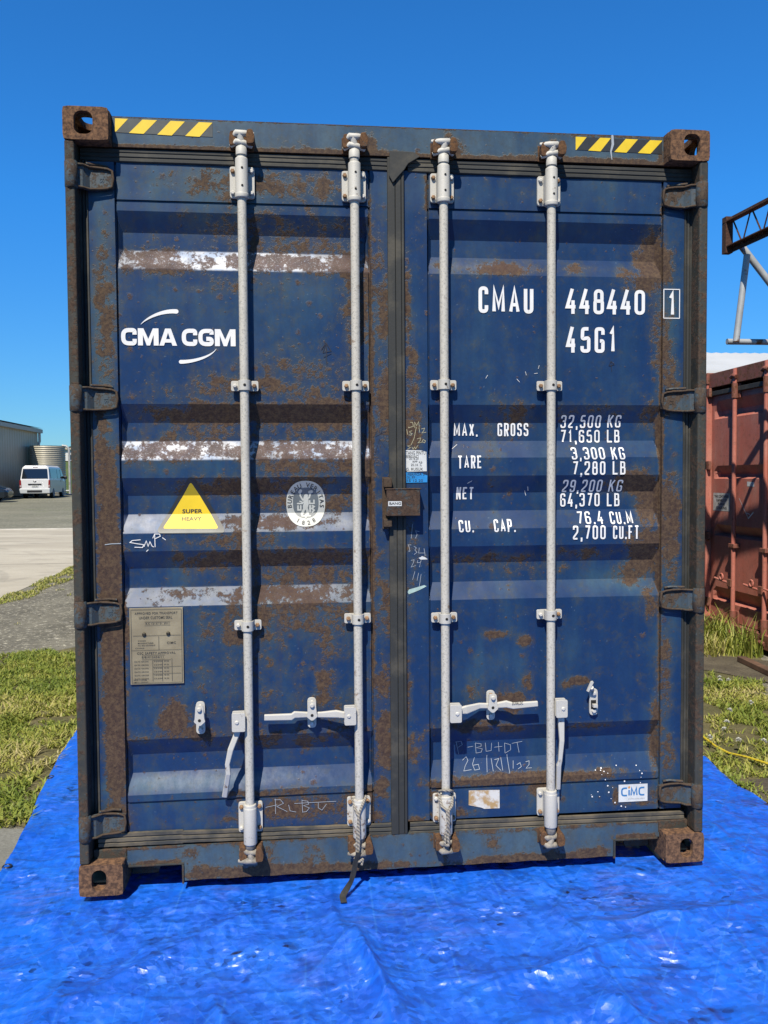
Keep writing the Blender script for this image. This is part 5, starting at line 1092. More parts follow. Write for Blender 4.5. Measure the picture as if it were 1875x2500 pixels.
decal('paper_label', [box2(*rect(Z5(740, 1006), Z5(831, 1038), .004))+(0,), fit(txt('BANG', 1, .02), *rect(Z5(748, 1012), Z5(826, 1030), .004))+(1, .0004)], [M['paper'], M['ink']], LB, surf=.0036)

# timber under the castings
for s, l in ((-1, 'thin wooden block under the bottom left corner casting'), (1, 'thin wooden block under the bottom right corner casting')):
    w_ = MB(); xa, xb = sorted((s*1.075, s*1.205)); w_.box((xa, .10, -.045), (xb, .34, -.0005)); w_.box((xa+.01, .05, .0275), (xb-.03, .15, .036)); tag(w_.build('wooden_block', M['wood'], bevel=.002), l, 'block', 'blocks under the castings')
for s in (-1, 1):
    w_ = MB(); xa, xb = sorted((s*1.03, s*1.21)); w_.box((xa, 11.95, zg(0, 12)-.05), (xb, 12.18, -.0005))
    if zg(0, 12) > -.05: pass
# ropes and strap
def ropeobj(name, paths, r, m, label, cat):
    ydd = DD if m is M['rope'] else 0
    mb = MB()
    for p in paths:
        P = [np.array(q, float) for q in p]; t = np.linspace(0, len(P)-1, 10*(len(P)-1)+1); A = np.array(P); sm = np.stack([np.interp(t, range(len(P)), A[:, k]) for k in range(3)], 1)
        for _ in range(3): sm[1:-1] = .25*sm[:-2]+.5*sm[1:-1]+.25*sm[2:]
        mb.tube(sm, r, 8)
    o = mb.build(name, m); o.location.y = ydd; return tag(o, label, cat)
x = RX[1]; ztop = P3(ZB(870, 960), 0)[2]; zk = P3(ZB(862, 1075), -.02)[2]
ropeobj('rope', [[(x+.026, RY, ztop), (x+.012, RY-.026, ztop-.02), (x-.004, RY-.030, zk), (x-.010, RY-.032, zk-.06), (x-.014, RY-.030, zk-.13), (x-.012, RY-.024, zk-.19)],
                 [(x-.024, RY+.006, ztop-.006), (x-.020, RY-.020, ztop-.04), (x-.006, RY-.032, zk-.01), (x-.004, RY-.034, zk-.07), (x-.006, RY-.032, zk-.14), (x-.016, RY-.022, zk-.19)],
                 [(x-.022, RY-.020, zk-.175), (x-.006, RY-.036, zk-.185), (x+.010, RY-.026, zk-.178), (x+.004, RY-.030, zk-.20)]], .0055, M['rope'], 'pale frayed rope tied round the locking bar left of the middle seal', 'rope')
x = RX[2]; ztop = P3(ZB(1470, 925), 0)[2]; zk = P3(ZB(1480, 1050), -.02)[2]
ropeobj('rope', [[(x+.027, RY+.004, ztop-.012), (x+.020, RY-.026, ztop-.05), (x+.004, RY-.034, zk), (x+.006, RY-.034, zk-.05), (x-.006, RY-.026, zk-.10), (x-.010, RY-.030, zk-.135), (x+.004, RY-.034, zk-.14), (x+.002, RY-.030, zk-.09)],
                 [(x-.027, RY+.004, ztop-.008), (x-.022, RY-.024, ztop-.05), (x-.002, RY-.034, zk), (x+.002, RY-.036, zk-.05), (x+.010, RY-.026, zk-.10)],
                 [(x-.026, RY, ztop), (x-.012, RY-.024, ztop+.012), (x+.014, RY-.024, ztop+.010), (x+.027, RY, ztop-.004)]], .0055, M['rope'], 'pale rope looped round the locking bar right of the middle seal', 'rope')
def ribbon(pts, w, th, twist):
    P = [np.array(p, float) for p in pts]; t = np.linspace(0, len(P)-1, 8*(len(P)-1)+1); A = np.array(P); S_ = np.stack([np.interp(t, range(len(P)), A[:, k]) for k in range(3)], 1)
    for _ in range(4): S_[1:-1] = .25*S_[:-2]+.5*S_[1:-1]+.25*S_[2:]
    tw = np.interp(t, range(len(P)), twist); V = []; F = []; n = len(S_)
    for i in range(n):
        d = S_[min(i+1, n-1)]-S_[max(i-1, 0)]; d /= np.linalg.norm(d); a = np.array([math.cos(tw[i]), math.sin(tw[i]), 0]); a -= d*(a@d); a /= np.linalg.norm(a); b = np.cross(d, a)
        V += [S_[i]+a*w/2+b*th/2, S_[i]-a*w/2+b*th/2, S_[i]-a*w/2-b*th/2, S_[i]+a*w/2-b*th/2]
    for i in range(n-1):
        for k in range(4): F.append((i*4+k, i*4+(k+1) % 4, i*4+4+(k+1) % 4, i*4+4+k))
    F += [(3, 2, 1, 0), tuple(range((n-1)*4, n*4))]; mb = MB(); mb.add(V, F); return mb
g1_ = gnd(841, 2160); g2_ = gnd(842, 2212)
sb = ribbon([P3((876, 2078), -.016), P3((868, 2100), -.014), P3((862, 2130), -.02), P3((857, 2148), -.03), (float(g1_[0])+.004, -.045, .000), (-.243, -.07, -.018), (-.240, -.115, -.020)], .023, .002, [.3, .5, .5, .7, .5, .2, .0])
tag(sb.build('strap', M['strap']), 'dark webbing strap hanging from the knotted rope onto the blue tarp', 'strap')

for o in list(CT.children):
    if o.name.split('.')[0] in ('door', 'locking_bar', 'cam_keeper', 'handle_catch', 'lock_box'): o.location.y += DD
HD.location.y += .006; SI.location.y += .006
# ------------------------------------------------------------------ tarp
def make_tarp():
    ys = np.concatenate([np.arange(-2.3, -1.1, .03), np.arange(-1.1, 1.4, .0080), np.arange(1.4, 2.76, .03)]); nu = 460; V = []; 
    rs = np.random.RandomState(5)
    U = np.linspace(0, 1, nu)
    X = np.zeros((len(ys), nu)); Y = np.zeros_like(X)
    for i, y in enumerate(ys):
        l, r = edge(TL, y), edge(TR, y); X[i] = l+(r-l)*U; Y[i] = y
    Z = .012*(vnoise(X*1.3+7, Y*1.3+7, 101)-.4)+.002*(vnoise(X*4+7, Y*4+7, 102)-.4)
    def ridge(sx, sy, seed, p=1.): q = 1-np.abs(vnoise(X*sx+31, Y*sy+31, seed)-.5)*2; return q**p
    wx = X+.10*(vnoise(X*2, Y*2, 120)-.5); wy = Y+.10*(vnoise(X*2+9, Y*2, 121)-.5)
    Z += .003*(1-np.abs(vnoise(wx*2.6+31, wy*2.6+31, 103)-.5)*2)**6+.001*(1-np.abs(vnoise(wx*5.5+31, wy*5.5+31, 104)-.5)*2)**3
    def tri(q): return np.abs(((q) % 1.)-.5)*2
    for k in range(26):
        lam = [.60, .45, .36, .26, .20, .15][k % 6]*rs.uniform(.8, 1.25); an = rs.choice([0, math.pi/2, rs.uniform(0, math.pi), rs.uniform(-.5, .5)])
        cc, ss = math.cos(an), math.sin(an); wq = .16*(vnoise(X*1.7+k*3.1, Y*1.7+k*1.7, 200+k)-.5)*lam*2.2
        mk = np.clip((vnoise(X*2.1+k*5.3, Y*2.1+k*2.9, 300+k)-.50)/.14, 0, 1)
        Z += (tri((X*cc+Y*ss+wq)/lam+rs.rand())-.5)*lam*.016*mk
    # packing folds
    for k, x0 in enumerate(np.arange(-1.6, 1.9, .43)):
        d = np.abs(X-(x0+.03*np.sin(Y*1.3+k)+.02)); Z += (.0075 if k % 2 else -.005)*np.clip(1-d/.026, 0, 1)
    for k, y0 in enumerate(np.arange(-2.2, 2.7, .52)):
        d = np.abs(Y-(y0+.03*np.sin(X*1.1+k))); Z += (.006 if k % 2 else -.004)*np.clip(1-d/.026, 0, 1)
    # long bold folds lying across the foreground, as (x0,y0)-(x1,y1), height, width
    for (a, b), (c, d_), h, w in [((-1.35, -.9), (-.55, -.10), .020, .10), ((-1.5, -.5), (-.95, -.18), .012, .07), ((-.30, -.15), (.05, -1.3), .022, .09), ((-.22, -.30), (-.12, -.9), .018, .035), ((.10, -.72), (.95, -.42), .020, .07), ((.55, -.40), (1.75, -.30), .022, .08), ((.50, -.78), (.64, -1.2), .022, .07), ((.85, -.35), (1.9, -.75), .018, .10), ((-.7, -.55), (-.45, -1.2), .014, .05), ((-.4, -.5), (-.38, -1.2), .012, .03), ((1.2, .2), (1.85, -.1), .010, .08), ((-.05, -.95), (.6, -.82), .014, .05), ((1.1, -.6), (1.3, -1.1), .016, .06)]:
        L2 = (c-a)**2+(d_-b)**2; t = np.clip(((X-a)*(c-a)+(Y-b)*(d_-b))/L2, 0, 1); wob = .035*(vnoise(X*3+5, Y*3+5, 140)-.5)
        dd = np.hypot(X-(a+t*(c-a))+wob, Y-(b+t*(d_-b))+wob); Z += 1.5*h*np.exp(-np.abs(dd/(w*.6))**1.1)*np.sin(math.pi*np.clip(t*.9+.05, 0, 1))**.5
    under = np.clip((Y+.06)/.12, 0, 1)*np.clip((1.35-np.abs(X))/.1, 0, 1)
    Z = Z*(1-.55*under)
    nearc = np.exp(-((np.abs(X)-1.14)/.16)**2-((Y-.09)/.16)**2); Z = Z*(1-nearc)+.004*nearc
    Z = Z-.030
    Z = np.minimum(Z, np.where(Y > -.02, -.012, .05)); Z = np.maximum(Z, -.041)
    nyy = len(ys); P = np.stack([X, Y, Z], -1).reshape(-1, 3); i = np.arange(nyy-1)[:, None]*nu+np.arange(nu-1)[None]
    F = np.stack([i, i+1, i+nu+1, i+nu], -1).reshape(-1, 4)
    me = bpy.data.meshes.new('tarpaulin'); me.from_pydata(P.tolist(), [], F.tolist()); me.materials.append(M['tarp']); me.polygons.foreach_set('use_smooth', [True]*len(me.polygons))
    o = bpy.data.objects.new('tarpaulin', me); COL.objects.link(o); return o
TP = tag(make_tarp(), 'crinkled bright blue tarp spread on the grass under and in front of the container', 'tarp')
for px, py in ((18, 2132), (124, 1910)):
    g_ = gnd(px, py); e = MB(); A = np.linspace(0, 2*math.pi, 17)
    e.tube([(g_[0]+.016*math.cos(t), g_[1]+.016*math.sin(t), -.026) for t in A], .005, 6, cap=False); e.tube([(g_[0], g_[1], -.030), (g_[0], g_[1], -.027)], .012, 12); e.build('eyelet', M['eyelet'], TP)

# ------------------------------------------------------------------ small things on the right-hand grass
yr = [gnd(*p) for p in ((1690, 1800), (1717, 1815), (1748, 1833), (1780, 1846), (1820, 1862), (1875, 1881), (1960, 1905))]
ropeobj('rope', [[(float(g[0]), float(g[1]), zg(0, 0)+.028+.012*math.sin(i*1.7)) for i, g in enumerate(yr)]], .007, M['yrope'], 'thin yellow rope lying across the grass right of the tarp', 'rope')
def daisy():
    mb = MB(); rs = random.Random(2)
    mb.tube([(0, 0, 0), (.002, 0, .03), (.003, .001, .058)], .0012, 5, m=1)
    for k in range(46):
        u = rs.uniform(-.3, 1); t = rs.uniform(0, 6.28); c = math.sqrt(1-u*u); d = np.array([c*math.cos(t), c*math.sin(t), u]); p = np.array([.003, .001, .062]); q = np.cross(d, [0, 0, 1.01]); q /= np.linalg.norm(q)+1e-6
        mb.add([p+q*.0016, p+d*.012+q*.0022, p+d*.0155, p+d*.012-q*.0022, p-q*.0016], [(0, 1, 2, 3, 4)], 0)
    return mb
d0 = None; Zr = zz(1700, 1540, 175/774)
for k, p in enumerate(((215, 632), (218, 600), (316, 628), (545, 877), (310, 962), (280, 1097), (260, 1178), (415, 1295), (100, 1262), (668, 1305))):
    g_ = gnd(*Zr(*p)); 
    if d0 is None: d0 = daisy().build('clover_flower', [M['petal'], M['grass']]); o = d0
    else: o = d0.copy(); COL.objects.link(o)
    o.location = (float(g_[0]), float(g_[1])-.05, zg(0, float(g_[1]))); o.rotation_euler = (0, 0, k*1.3); o.scale = (1.25,)*3
    tag(o, 'small round white clover flower in the grass right of the container', 'flower', 'white clover flowers')
a_, b_ = gnd(1822, 1624), gnd(1880, 1652); pk = MB(); v = np.array([b_[0]-a_[0], b_[1]-a_[1]]); v /= np.linalg.norm(v)
pk.box((-.1, -.035, 0), (.9, .035, .045)); o = pk.build('timber_plank', M['board'], bevel=.004); o.location = (float(a_[0]), float(a_[1]), zg(0, 3)+.012); o.rotation_euler = (0, 0, math.atan2(v[1], v[0]))
tag(o, 'dark brown weathered plank on the ground in front of the red container', 'plank')

# ------------------------------------------------------------------ red container (its doors face left)
RC = empty('shipping_container', (3.75, 3.735, 0)); tag(RC, 'oxide red shipping container with its doors facing left, behind the blue one', 'container')
Y0, Y1, H = 2.52, 5.11, 2.591      # right and left edges of its door end as seen
def T(x, y, z): return (x-3.75, y-3.735, z)
def rb(name, boxes, m, parent=RC, bevel=.004):
    mb = MB()
    for a, b in boxes: mb.box(T(*a), T(*b))
    return mb.build(name, m, parent, bevel=bevel)
XF = 3.75
rb('corner_post', [((XF, Y1-.15, .10), (XF+.15, Y1, H-.10))], M['redc']); rb('corner_post', [((XF, Y0, .10), (XF+.15, Y0+.07, H-.10))], M['redc'])
rb('header', [((XF+.02, Y0+.07, H-.155), (XF+.15, Y1-.07, H-.012))], M['redrust']); rb('sill', [((XF-.01, Y0+.07, .0), (XF+.15, Y1-.07, .13))], M['redrust'])
for yy in (Y0-.001, Y1-.161):
    for zz_ in (-.001, H-.117): rb('corner_casting', [((XF-.008, yy, zz_), (XF+.17, yy+.162, zz_+.118))], M['redrust'], bevel=.01)
hullm = MB(); 
for s, yy in ((1, Y1-.008), (-1, Y0+.008)):
    C = corr(5.7, 21, -.036*s); V = [T(XF+.17+p, yy+q, z) for z in (.13, H-.1) for p, q in C]; n = len(C); hullm.add(V, [(i, i+1, n+i+1, n+i) for i in range(n-1)])
C = corr(5.7, 27, .02); V = [T(XF+.15+p, y, H-.04+q) for y in (Y0, Y1) for p, q in C]; n = len(C); hullm.add(V, [(i, i+1, n+i+1, n+i) for i in range(n-1)])
hullm.box(T(XF+5.85, Y0, 0), T(XF+6.05, Y1, H-.01)); hullm.box(T(XF+.15, Y0, .0), T(XF+5.85, Y0+.06, .129)); hullm.box(T(XF+.15, Y1-.06, .0), T(XF+5.85, Y1, .129)); hullm.box(T(XF+.15, Y0+.01, H-.1), T(XF+5.85, Y0+.06, H-.015)); hullm.box(T(XF+.15, Y1-.06, H-.1), T(XF+5.85, Y1-.01, H-.015)); hullm.build('hull', M['redc'], RC)
RBK = [(2.30, 2.20, 2.16, 2.12), (1.655, 1.57, 1.55, 1.525), (1.072, .985, .975, .955), (.448, .345, .335, .310)]
def rprof(z):
    y = 0.
    for a, b, c, d in RBK: y = max(y, float(np.interp(z, [d, c, b, a], [0, .055, .055, 0])))
    return y
for k, (ya, yb) in enumerate(((Y1-.155, 3.745), (3.735, Y0+.075))):
    zs = sorted({.14, H-.20}|{q for b in RBK for q in b}|set(np.arange(.2, 2.4, .1).round(3))); ys = [ya, ya-.05, ya-.051, ya-.115]+list(np.linspace(ya-.13, yb+.13, 9))+[yb+.115, yb+.051, yb+.05, yb]
    V = []; F = []; nyv = len(ys)
    for z in zs:
        for y in ys:
            e = min(ya-.05-y, y-yb-.05); V.append(T(XF+.055+min(rprof(z), max(0, e)*.055/.065), y, z))
    for i in range(len(zs)-1):
        for j in range(nyv-1): F.append((i*nyv+j, i*nyv+j+1, (i+1)*nyv+j+1, (i+1)*nyv+j))
    mb = MB(); mb.add(V, F); dr = mb.build('door', M['redc'], RC)
    if sum(p.normal.x*p.area for p in dr.data.polygons) > 0: dr.data.flip_normals()
    rb('seal', [((XF+.028, yb+.02, H-.235), (XF+.054, ya+.01, H-.19))], M['rubber'], dr)
    for rr_, (ry, hb) in enumerate((((4.44, 1), (3.90, 1)) if k == 0 else ((3.56, 0), (3.02, 0)))):
        mb = MB(); mb.tube([T(XF+.012, ry, .04), T(XF+.012, ry, 1.3), T(XF+.012, ry, H-.02)], .021, 14); rod = mb.build('locking_bar', M['redc'], dr)
        for z0_, z1_ in ((H-.30, H-.16), (.10, .26)):
            b2 = MB(); b2.box(T(XF+.036, ry-.05, z0_), T(XF+.054, ry+.05, z1_)); b2.tube([T(XF+.012, ry, z0_), T(XF+.012, ry, z1_)], .030, 14); b2.build('bar_bracket', M['redrust'], dr, bevel=.004)
        b2 = MB(); b2.box(T(XF-.014, ry-.05, .865), T(XF+.054, ry+.05, .905)); b2.build('bar_bracket', M['redrust'], dr, bevel=.004)
        b2 = MB(); b2.tube([T(XF+.0, ry-.04, H-.10), T(XF-.01, ry, H-.085), T(XF+.0, ry+.05, H-.10)], .018, 8); b2.build('cam', M['redrust'], dr)
        b2 = MB(); b2.tube([T(XF-.01, ry-.05, .05), T(XF-.02, ry, .06), T(XF-.01, ry+.05, .05)], .02, 8); b2.build('cam', M['redrust'], dr)
        b2 = MB(); b2.box(T(XF-.02, ry-.01, .49), T(XF+.02, ry+.06, .56)); b2.build('handle_hub', M['redrust'], dr, bevel=.004)
        b3 = MB(); b3.tube([T(XF-.01, ry+.05, .525), T(XF-.012, ry+.15, .530), T(XF-.015, ry+.30, .545)], [.012, .012, .010], 8); b3.tube([T(XF-.02, ry+.16+.03*math.cos(t), .57+.03*math.sin(t)) for t in np.linspace(0, 6.28, 12)], .009, 6); b3.build('handle', M['redc'], dr)
    for zc in (2.39, 1.66, .95, .28):
        h_ = MB(); yk = Y1-.10 if k == 0 else Y0+.02; h_.tube([T(XF-.014, yk, zc-.06), T(XF-.014, yk, zc+.06)], .026, 12); h_.box(T(XF+.0, min(yk, yk-.10*(1 if k == 0 else -1)), zc-.045), T(XF+.03, max(yk, yk-.10*(1 if k == 0 else -1)), zc+.045)); h_.build('hinge', M['redrust'], dr, bevel=.006)
    if k == 0:
        def onred(name, pts, m, lift=.0012):
            V = [T(XF+.055-lift, float(p[1]), float(p[2])) for p in pts]; mb = MB(); mb.add(V, [tuple(range(len(V)))]); return mb.build(name, m, dr)
        s_ = .3617; pa = lambda a, b: atx(1675+a*s_, 840+b*s_, XF+.054)
        pts = [pa(185, 1003), pa(296, 1008), pa(296, 1130), pa(183, 1122)]; onred('stacking_sign', pts, M['sign'])['label'] = 'square white stacking notice'
        tm = MB(); ya_, yb_ = pts[0][1]-.02, pts[1][1]+.02; za, zb2 = pts[1][2]-.015, pts[2][2]+.01
        for q, s in enumerate(('THIS CONTAINER', 'CAPABLE OF', '9-HIGH', 'STACKING')):
            h_ = (za-zb2)/4; wd = (ya_-yb_)*(1 if q == 0 else .72 if q in (1, 3) else .45); yc = (ya_+yb_)/2
            v, f = fit(txt(s, 1, .02), -wd/2, za-h_*(q+.82), wd/2, za-h_*(q+.12)); tm.add([T(XF+.055-.0024, yc-u, w_) for u, w_ in v], f)
        tm.build('sign_text', M['ink'], dr)
        onred('paper_label', [pa(412, 928), pa(460, 932), pa(460, 963), pa(412, 960)], M['paper'])
        ar = MB()
        for (p, q), w_ in ((((358, 1040), (420, 1178)), .006), (((405, 1140), (420, 1178)), .012), (((420, 1178), (455, 1135)), .012), (((410, 1140), (430, 1150)), .006)):
            A_ = pa(*p); B_ = pa(*q); v, f = stroke([(A_[1], A_[2]), (B_[1], B_[2])], w_, cap=False); ar.add([T(XF+.0535, u, w2) for u, w2 in v], f)
        ar.build('paint_mark', M['letter'], dr)
# steel frame lying on the red container's roof
SF = empty('steel_frame', (3.1, 3.35, 2.591)); tag(SF, 'rusty lattice truss on grey pipe legs resting on the roof of the red container', 'steel frame')
def F3(x, y, z): return (x-3.1, y-3.35, z-2.591)
A1 = dep(1772, 533, 6.78); A2 = dep(1875, 480, 6.25); B1 = dep(1774, 602, 6.78); B2 = dep(1875, 549, 6.25)
ext = lambda p, q, k: tuple(np.array(p)+(np.array(q)-np.array(p))*k)
for nm, y in (('pipe_leg', 0), ('pipe_leg', 1)):
    sh_ = (np.array(A2)-np.array(A1))*(3.2*y); sh_[2] = 0
    b0 = np.array([3.10, 3.36, 2.641])+sh_; tp = dep(1824, 622, 6.70)+sh_
    mb = MB(); mb.tube([F3(*b0), F3(b0[0]+2.1, b0[1], b0[2])], .024, 16, cap=False); mb.tube([F3(b0[0], b0[1], b0[2]), F3(b0[0]+.001, b0[1], b0[2])], .020, 16); mb.build('pipe_base', M['pipe'], SF)
    lb_ = dep(1797, 834, 6.72)+sh_; mb = MB(); mb.tube([F3(*lb_), F3(*tp)], .0255, 16); mb.build('pipe_leg', M['pipe'], SF)
    d1 = dep(1802, 590, 6.75)+sh_; d2 = dep(1875, 685, 6.75)+sh_; mb = MB(); mb.tube([F3(*d1), F3(*ext(d1, d2, 1.9))], .027, 16); mb.build('pipe_brace', M['pipe'], SF)
def angle_bar(p, q, w, h, m, nm):
    P = np.array(p, float); Q = np.array(q, float); t = (Q-P)/np.linalg.norm(Q-P); sx = np.cross(t, [0, 0, 1]); sx /= np.linalg.norm(sx); up = np.cross(sx, t)
    mb = MB(); cs = [(-w/2, -h/2), (w/2, -h/2), (w/2, -h/2+.008), (-w/2+.008, -h/2+.008), (-w/2+.008, h/2), (-w/2, h/2)] if nm == 'top' else [(-w/2, h/2), (-w/2, -h/2), (-w/2+.008, -h/2), (-w/2+.008, h/2-.008), (w/2, h/2-.008), (w/2, h/2)]
    n = len(cs); V = [F3(*(R_+sx*a+up*b)) for R_ in (P, Q) for a, b in cs]; mb.add(V, [(i, (i+1) % n, n+(i+1) % n, n+i) for i in range(n)]+[tuple(range(n-1, -1, -1)), tuple(range(n, 2*n))]); return mb
dvec = (np.array(A2)-np.array(A1)); dvec[2] *= .0
At = np.array(A1)-[0, 0, .02]; Bt = np.array(B1)-[0, 0, .03]
K = 4.2
angle_bar(At, At+dvec*K, .06, .048, M['truss'], 'top').build('truss_chord', M['truss'], SF); angle_bar(Bt, Bt+dvec*K, .06, .048, M['truss'], 'bot').build('truss_chord', M['truss'], SF)
ep = MB(); ep.box((-.03, -.012, 0), (.03, .05, float(At[2]-Bt[2])+.05)); o = ep.build('truss_end_plate', M['truss'], SF); o.location = F3(Bt[0], Bt[1]-.03, Bt[2]-.03)
lc_ = MB(); n_ = 9
for k in range(n_):
    t0 = .16+k*K/n_; t1 = t0+K/n_*.5; t2 = t0+K/n_
    a = At+dvec*t0; b = Bt+dvec*t1; c = At+dvec*min(t2, K); lc_.tube([F3(*a), F3(*b)], .0065, 6); lc_.tube([F3(*b), F3(*c)], .0065, 6)
lc_.build('truss_lacing', M['truss'], SF)
# white-roofed shed beyond
WS = empty('shed', (16, 24, zg(0, 24))); tag(WS, 'pale shed with a low white metal roof beyond the red container', 'shed')
mb = MB(); mb.box((-4.5, -3, 0), (14, 9, 4.55-zg(0, 24))); mb.build('wall', M['cream'], WS)
mb = MB(); z0 = 4.60-zg(0, 24); z1 = 6.15-zg(0, 24); xs = np.arange(-5, 14.5, .19); V = []; 
for i, xx in enumerate(xs): h_ = .03*(i % 2); V += [(xx, -3.5, z0+h_), (xx, 3, z1+h_), (xx, 9.5, z0+h_)]
F = []
for i in range(len(xs)-1): F += [(3*i, 3*i+3, 3*i+4, 3*i+1), (3*i+1, 3*i+4, 3*i+5, 3*i+2)]
mb.add(V, F); mb.build('roof', M['whiteroof'], WS); mb = MB(); mb.box((-5.05, -3.6, z0-.12), (14.6, -3.51, z0+.04)); mb.build('gutter', M['white_pvc'], WS)

# ------------------------------------------------------------------ yard at the left
gz = lambda y: zg(0, y)
SH = empty('warehouse', (-18, 57.2, gz(57))); tag(SH, 'long grey ribbed metal warehouse whose shaded side runs away at the left edge', 'building')
mb = MB(); C = corr(32, 70, .025); V = [(q, -32+p, z) for z in (0, 4.33) for p, q in C]; n = len(C); mb.add(V, [(i, i+1, n+i+1, n+i) for i in range(n-1)])
C = corr(18, 90, .03); V = [(-18+p, q, z) for z in (0, 4.33) for p, q in C]; n = len(C); mb.add(V, [(i, i+1, n+i+1, n+i) for i in range(n-1)]); mb.box((-18, -32, 0), (-.05, -.05, 4.2)); mb.build('wall', M['shedwall'], SH)
mb = MB(); mb.box((.04, -32.2, 4.25), (.28, .25, 4.50)); mb.build('gutter', M['shedtrim'], SH)
mb = MB(); V = [(.30, -32.3, 4.52), (.30, .3, 4.52), (-9, .3, 5.8), (-9, -32.3, 5.8), (-18.3, -32.3, 4.52), (-18.3, .3, 4.52)]; mb.add(V, [(0, 1, 2, 3), (3, 2, 5, 4)]); mb.add([(x, y, z+.06) for x, y, z in V], [(3, 2, 1, 0), (4, 5, 2, 3)]); mb.build('roof', M['shedroof'], SH)
mb = MB(); mb.tube([(.10, .08, 4.3), (.10, .08, 3.7), (.02, .12, 3.5), (.02, .12, .1)], .09, 10); mb.build('downpipe', M['white_pvc'], SH)
mb = MB(); mb.box((.045, -32, .0), (.09, -.1, .12)); mb.build('base_flashing', M['shedtrim'], SH)
TK = empty('water_tank', (-16.75, 55.0, gz(55))); tag(TK, 'round beige corrugated water tank at the corner of the grey warehouse', 'tank')
prof_t = []; Ht = 3.85-gz(55); nr = 26
for k in range(nr*4+1): z = Ht*k/(nr*4); prof_t.append((1.12+.028*math.sin(k*math.pi/2), z))
V = []; F = []; n = 40
for r_, z in prof_t:
    for k in range(n): V.append((r_*math.cos(2*math.pi*k/n), r_*math.sin(2*math.pi*k/n), z))
for i in range(len(prof_t)-1):
    for k in range(n): F.append((i*n+k, i*n+(k+1) % n, (i+1)*n+(k+1) % n, (i+1)*n+k))
mb = MB(); mb.add(V, F, 0, True); mb.add(V[-n:], [tuple(range(n))]); mb.build('tank_wall', M['tank'], TK)
mb = MB(); mb.tube([(1.0, -.2, Ht+.02), (1.25, -.2, Ht+.0), (1.42, -.2, Ht-.15), (1.45, -.2, Ht-.5), (1.45, -.2, .1)], .075, 10); mb.tube([(1.45, -.2, .3), (1.20, -.25, .3)], .06, 8); mb.build('overflow_pipe', M['pipe'], TK)
# van
def loft(secs, mats, name, parent, m=None, smooth=False):
    """secs: list of (y, [(x,z)...]) closed sections"""
    mb = MB(); n = len(secs[0][1]); V = [(x, y, z) for y, s in secs for x, z in s]; F = []
    for i in range(len(secs)-1):
        for k in range(n): F.append((i*n+k, (i+1)*n+k, (i+1)*n+(k+1) % n, i*n+(k+1) % n))
    F += [tuple(range(n)), tuple(range(len(V)-1, len(V)-n-1, -1))]; mb.add(V, F, 0, smooth); return mb.build(name, mats, parent, bevel=.03, seg=2)
def wheel(parent, x, y, r, w, sg):
    mb = MB(); mb.tube([(x-w/2, y, r), (x-w/2+.03, y, r), (x+w/2-.03, y, r), (x+w/2, y, r)], [r*.86, r, r, r*.86], 24); o = mb.build('wheel', M['tyre'], parent)
    mb = MB(); xo = x+sg*(w/2-.005)
    mb.tube([(xo-sg*.05, y, r), (xo+sg*.004, y, r)], r*.22, 14)
    A = np.linspace(0, 2*math.pi, 25); mb.tube([(xo, y+r*.66*math.cos(t), r+r*.66*math.sin(t)) for t in A], r*.07, 6, cap=False)
    for k in range(6): t = k*math.pi/3; mb.tube([(xo, y+r*.15*math.cos(t), r+r*.15*math.sin(t)), (xo, y+r*.64*math.cos(t), r+r*.64*math.sin(t))], r*.075, 6)
    mb.build('rim', M['rim'], o)
VN = empty('van', (-15.76, 48.75, gz(48.7)), R(3)); tag(VN, 'white passenger van parked beside the grey warehouse, seen from behind', 'van')
def vsec(zlo, zsh, ztop, hw, hwt): return [(-hw, zlo), (-hw-.01, .75), (-hw, zsh), (-hwt, ztop-.10), (-hwt+.14, ztop), (hwt-.14, ztop), (hwt, ztop-.10), (hw, zsh), (hw+.01, .75), (hw, zlo)]
loft([(0, vsec(.40, .98, 1.12, .84, .82)), (.20, vsec(.34, 1.12, 1.93, .85, .74)), (.32, vsec(.34, 1.12, 1.98, .85, .74)), (1.0, vsec(.34, 1.12, 1.985, .85, .74)), (3.3, vsec(.34, 1.10, 1.98, .85, .73)), (3.6, vsec(.34, 1.08, 1.90, .85, .71)), (4.3, vsec(.36, 1.02, 1.22, .83, .70)), (4.66, vsec(.42, .80, .92, .74, .62))], M['carwhite'], 'body', VN)
def quad3(name, pts, m, parent, off=(0, 0, 0), th=.012):
    A = np.array(pts, float); nrm = np.cross(A[1]-A[0], A[2]-A[0]); nrm /= np.linalg.norm(nrm); mb = MB(); n = len(A)
    V = [tuple(p+nrm*th) for p in A]+[tuple(p-nrm*th) for p in A]; mb.add(V, [tuple(range(n)), tuple(range(2*n-1, n-1, -1))]+[(i, n+i, n+(i+1) % n, (i+1) % n) for i in range(n)]); return mb.build(name, m, parent)
quad3('rear_window', [(-.74, .012, 1.20), (.74, .012, 1.20), (.68, .150, 1.77), (-.68, .150, 1.77)], M['glass'], VN, th=.02)
quad3('tailgate_garnish', [(-.38, -.012, .82), (.38, -.012, .82), (.38, -.012, .89), (-.38, -.012, .89)], M['plastic'], VN, th=.016)
quad3('number_plate', [(-.18, -.016, .70), (.18, -.016, .70), (.18, -.016, .80), (-.18, -.016, .80)], M['paper'], VN)
v, f = fit(txt('KZR728', 1, .02), -.15, .72, .15, .785); mb = MB(); mb.add([(x, -.030, z) for x, z in v], f); mb.build('plate_text', M['ink'], VN)
quad3('high_brake_light', [(-.14, .17, 1.875), (.14, .17, 1.875), (.14, .185, 1.915), (-.14, .185, 1.915)], M['tail'], VN)
mb = MB()
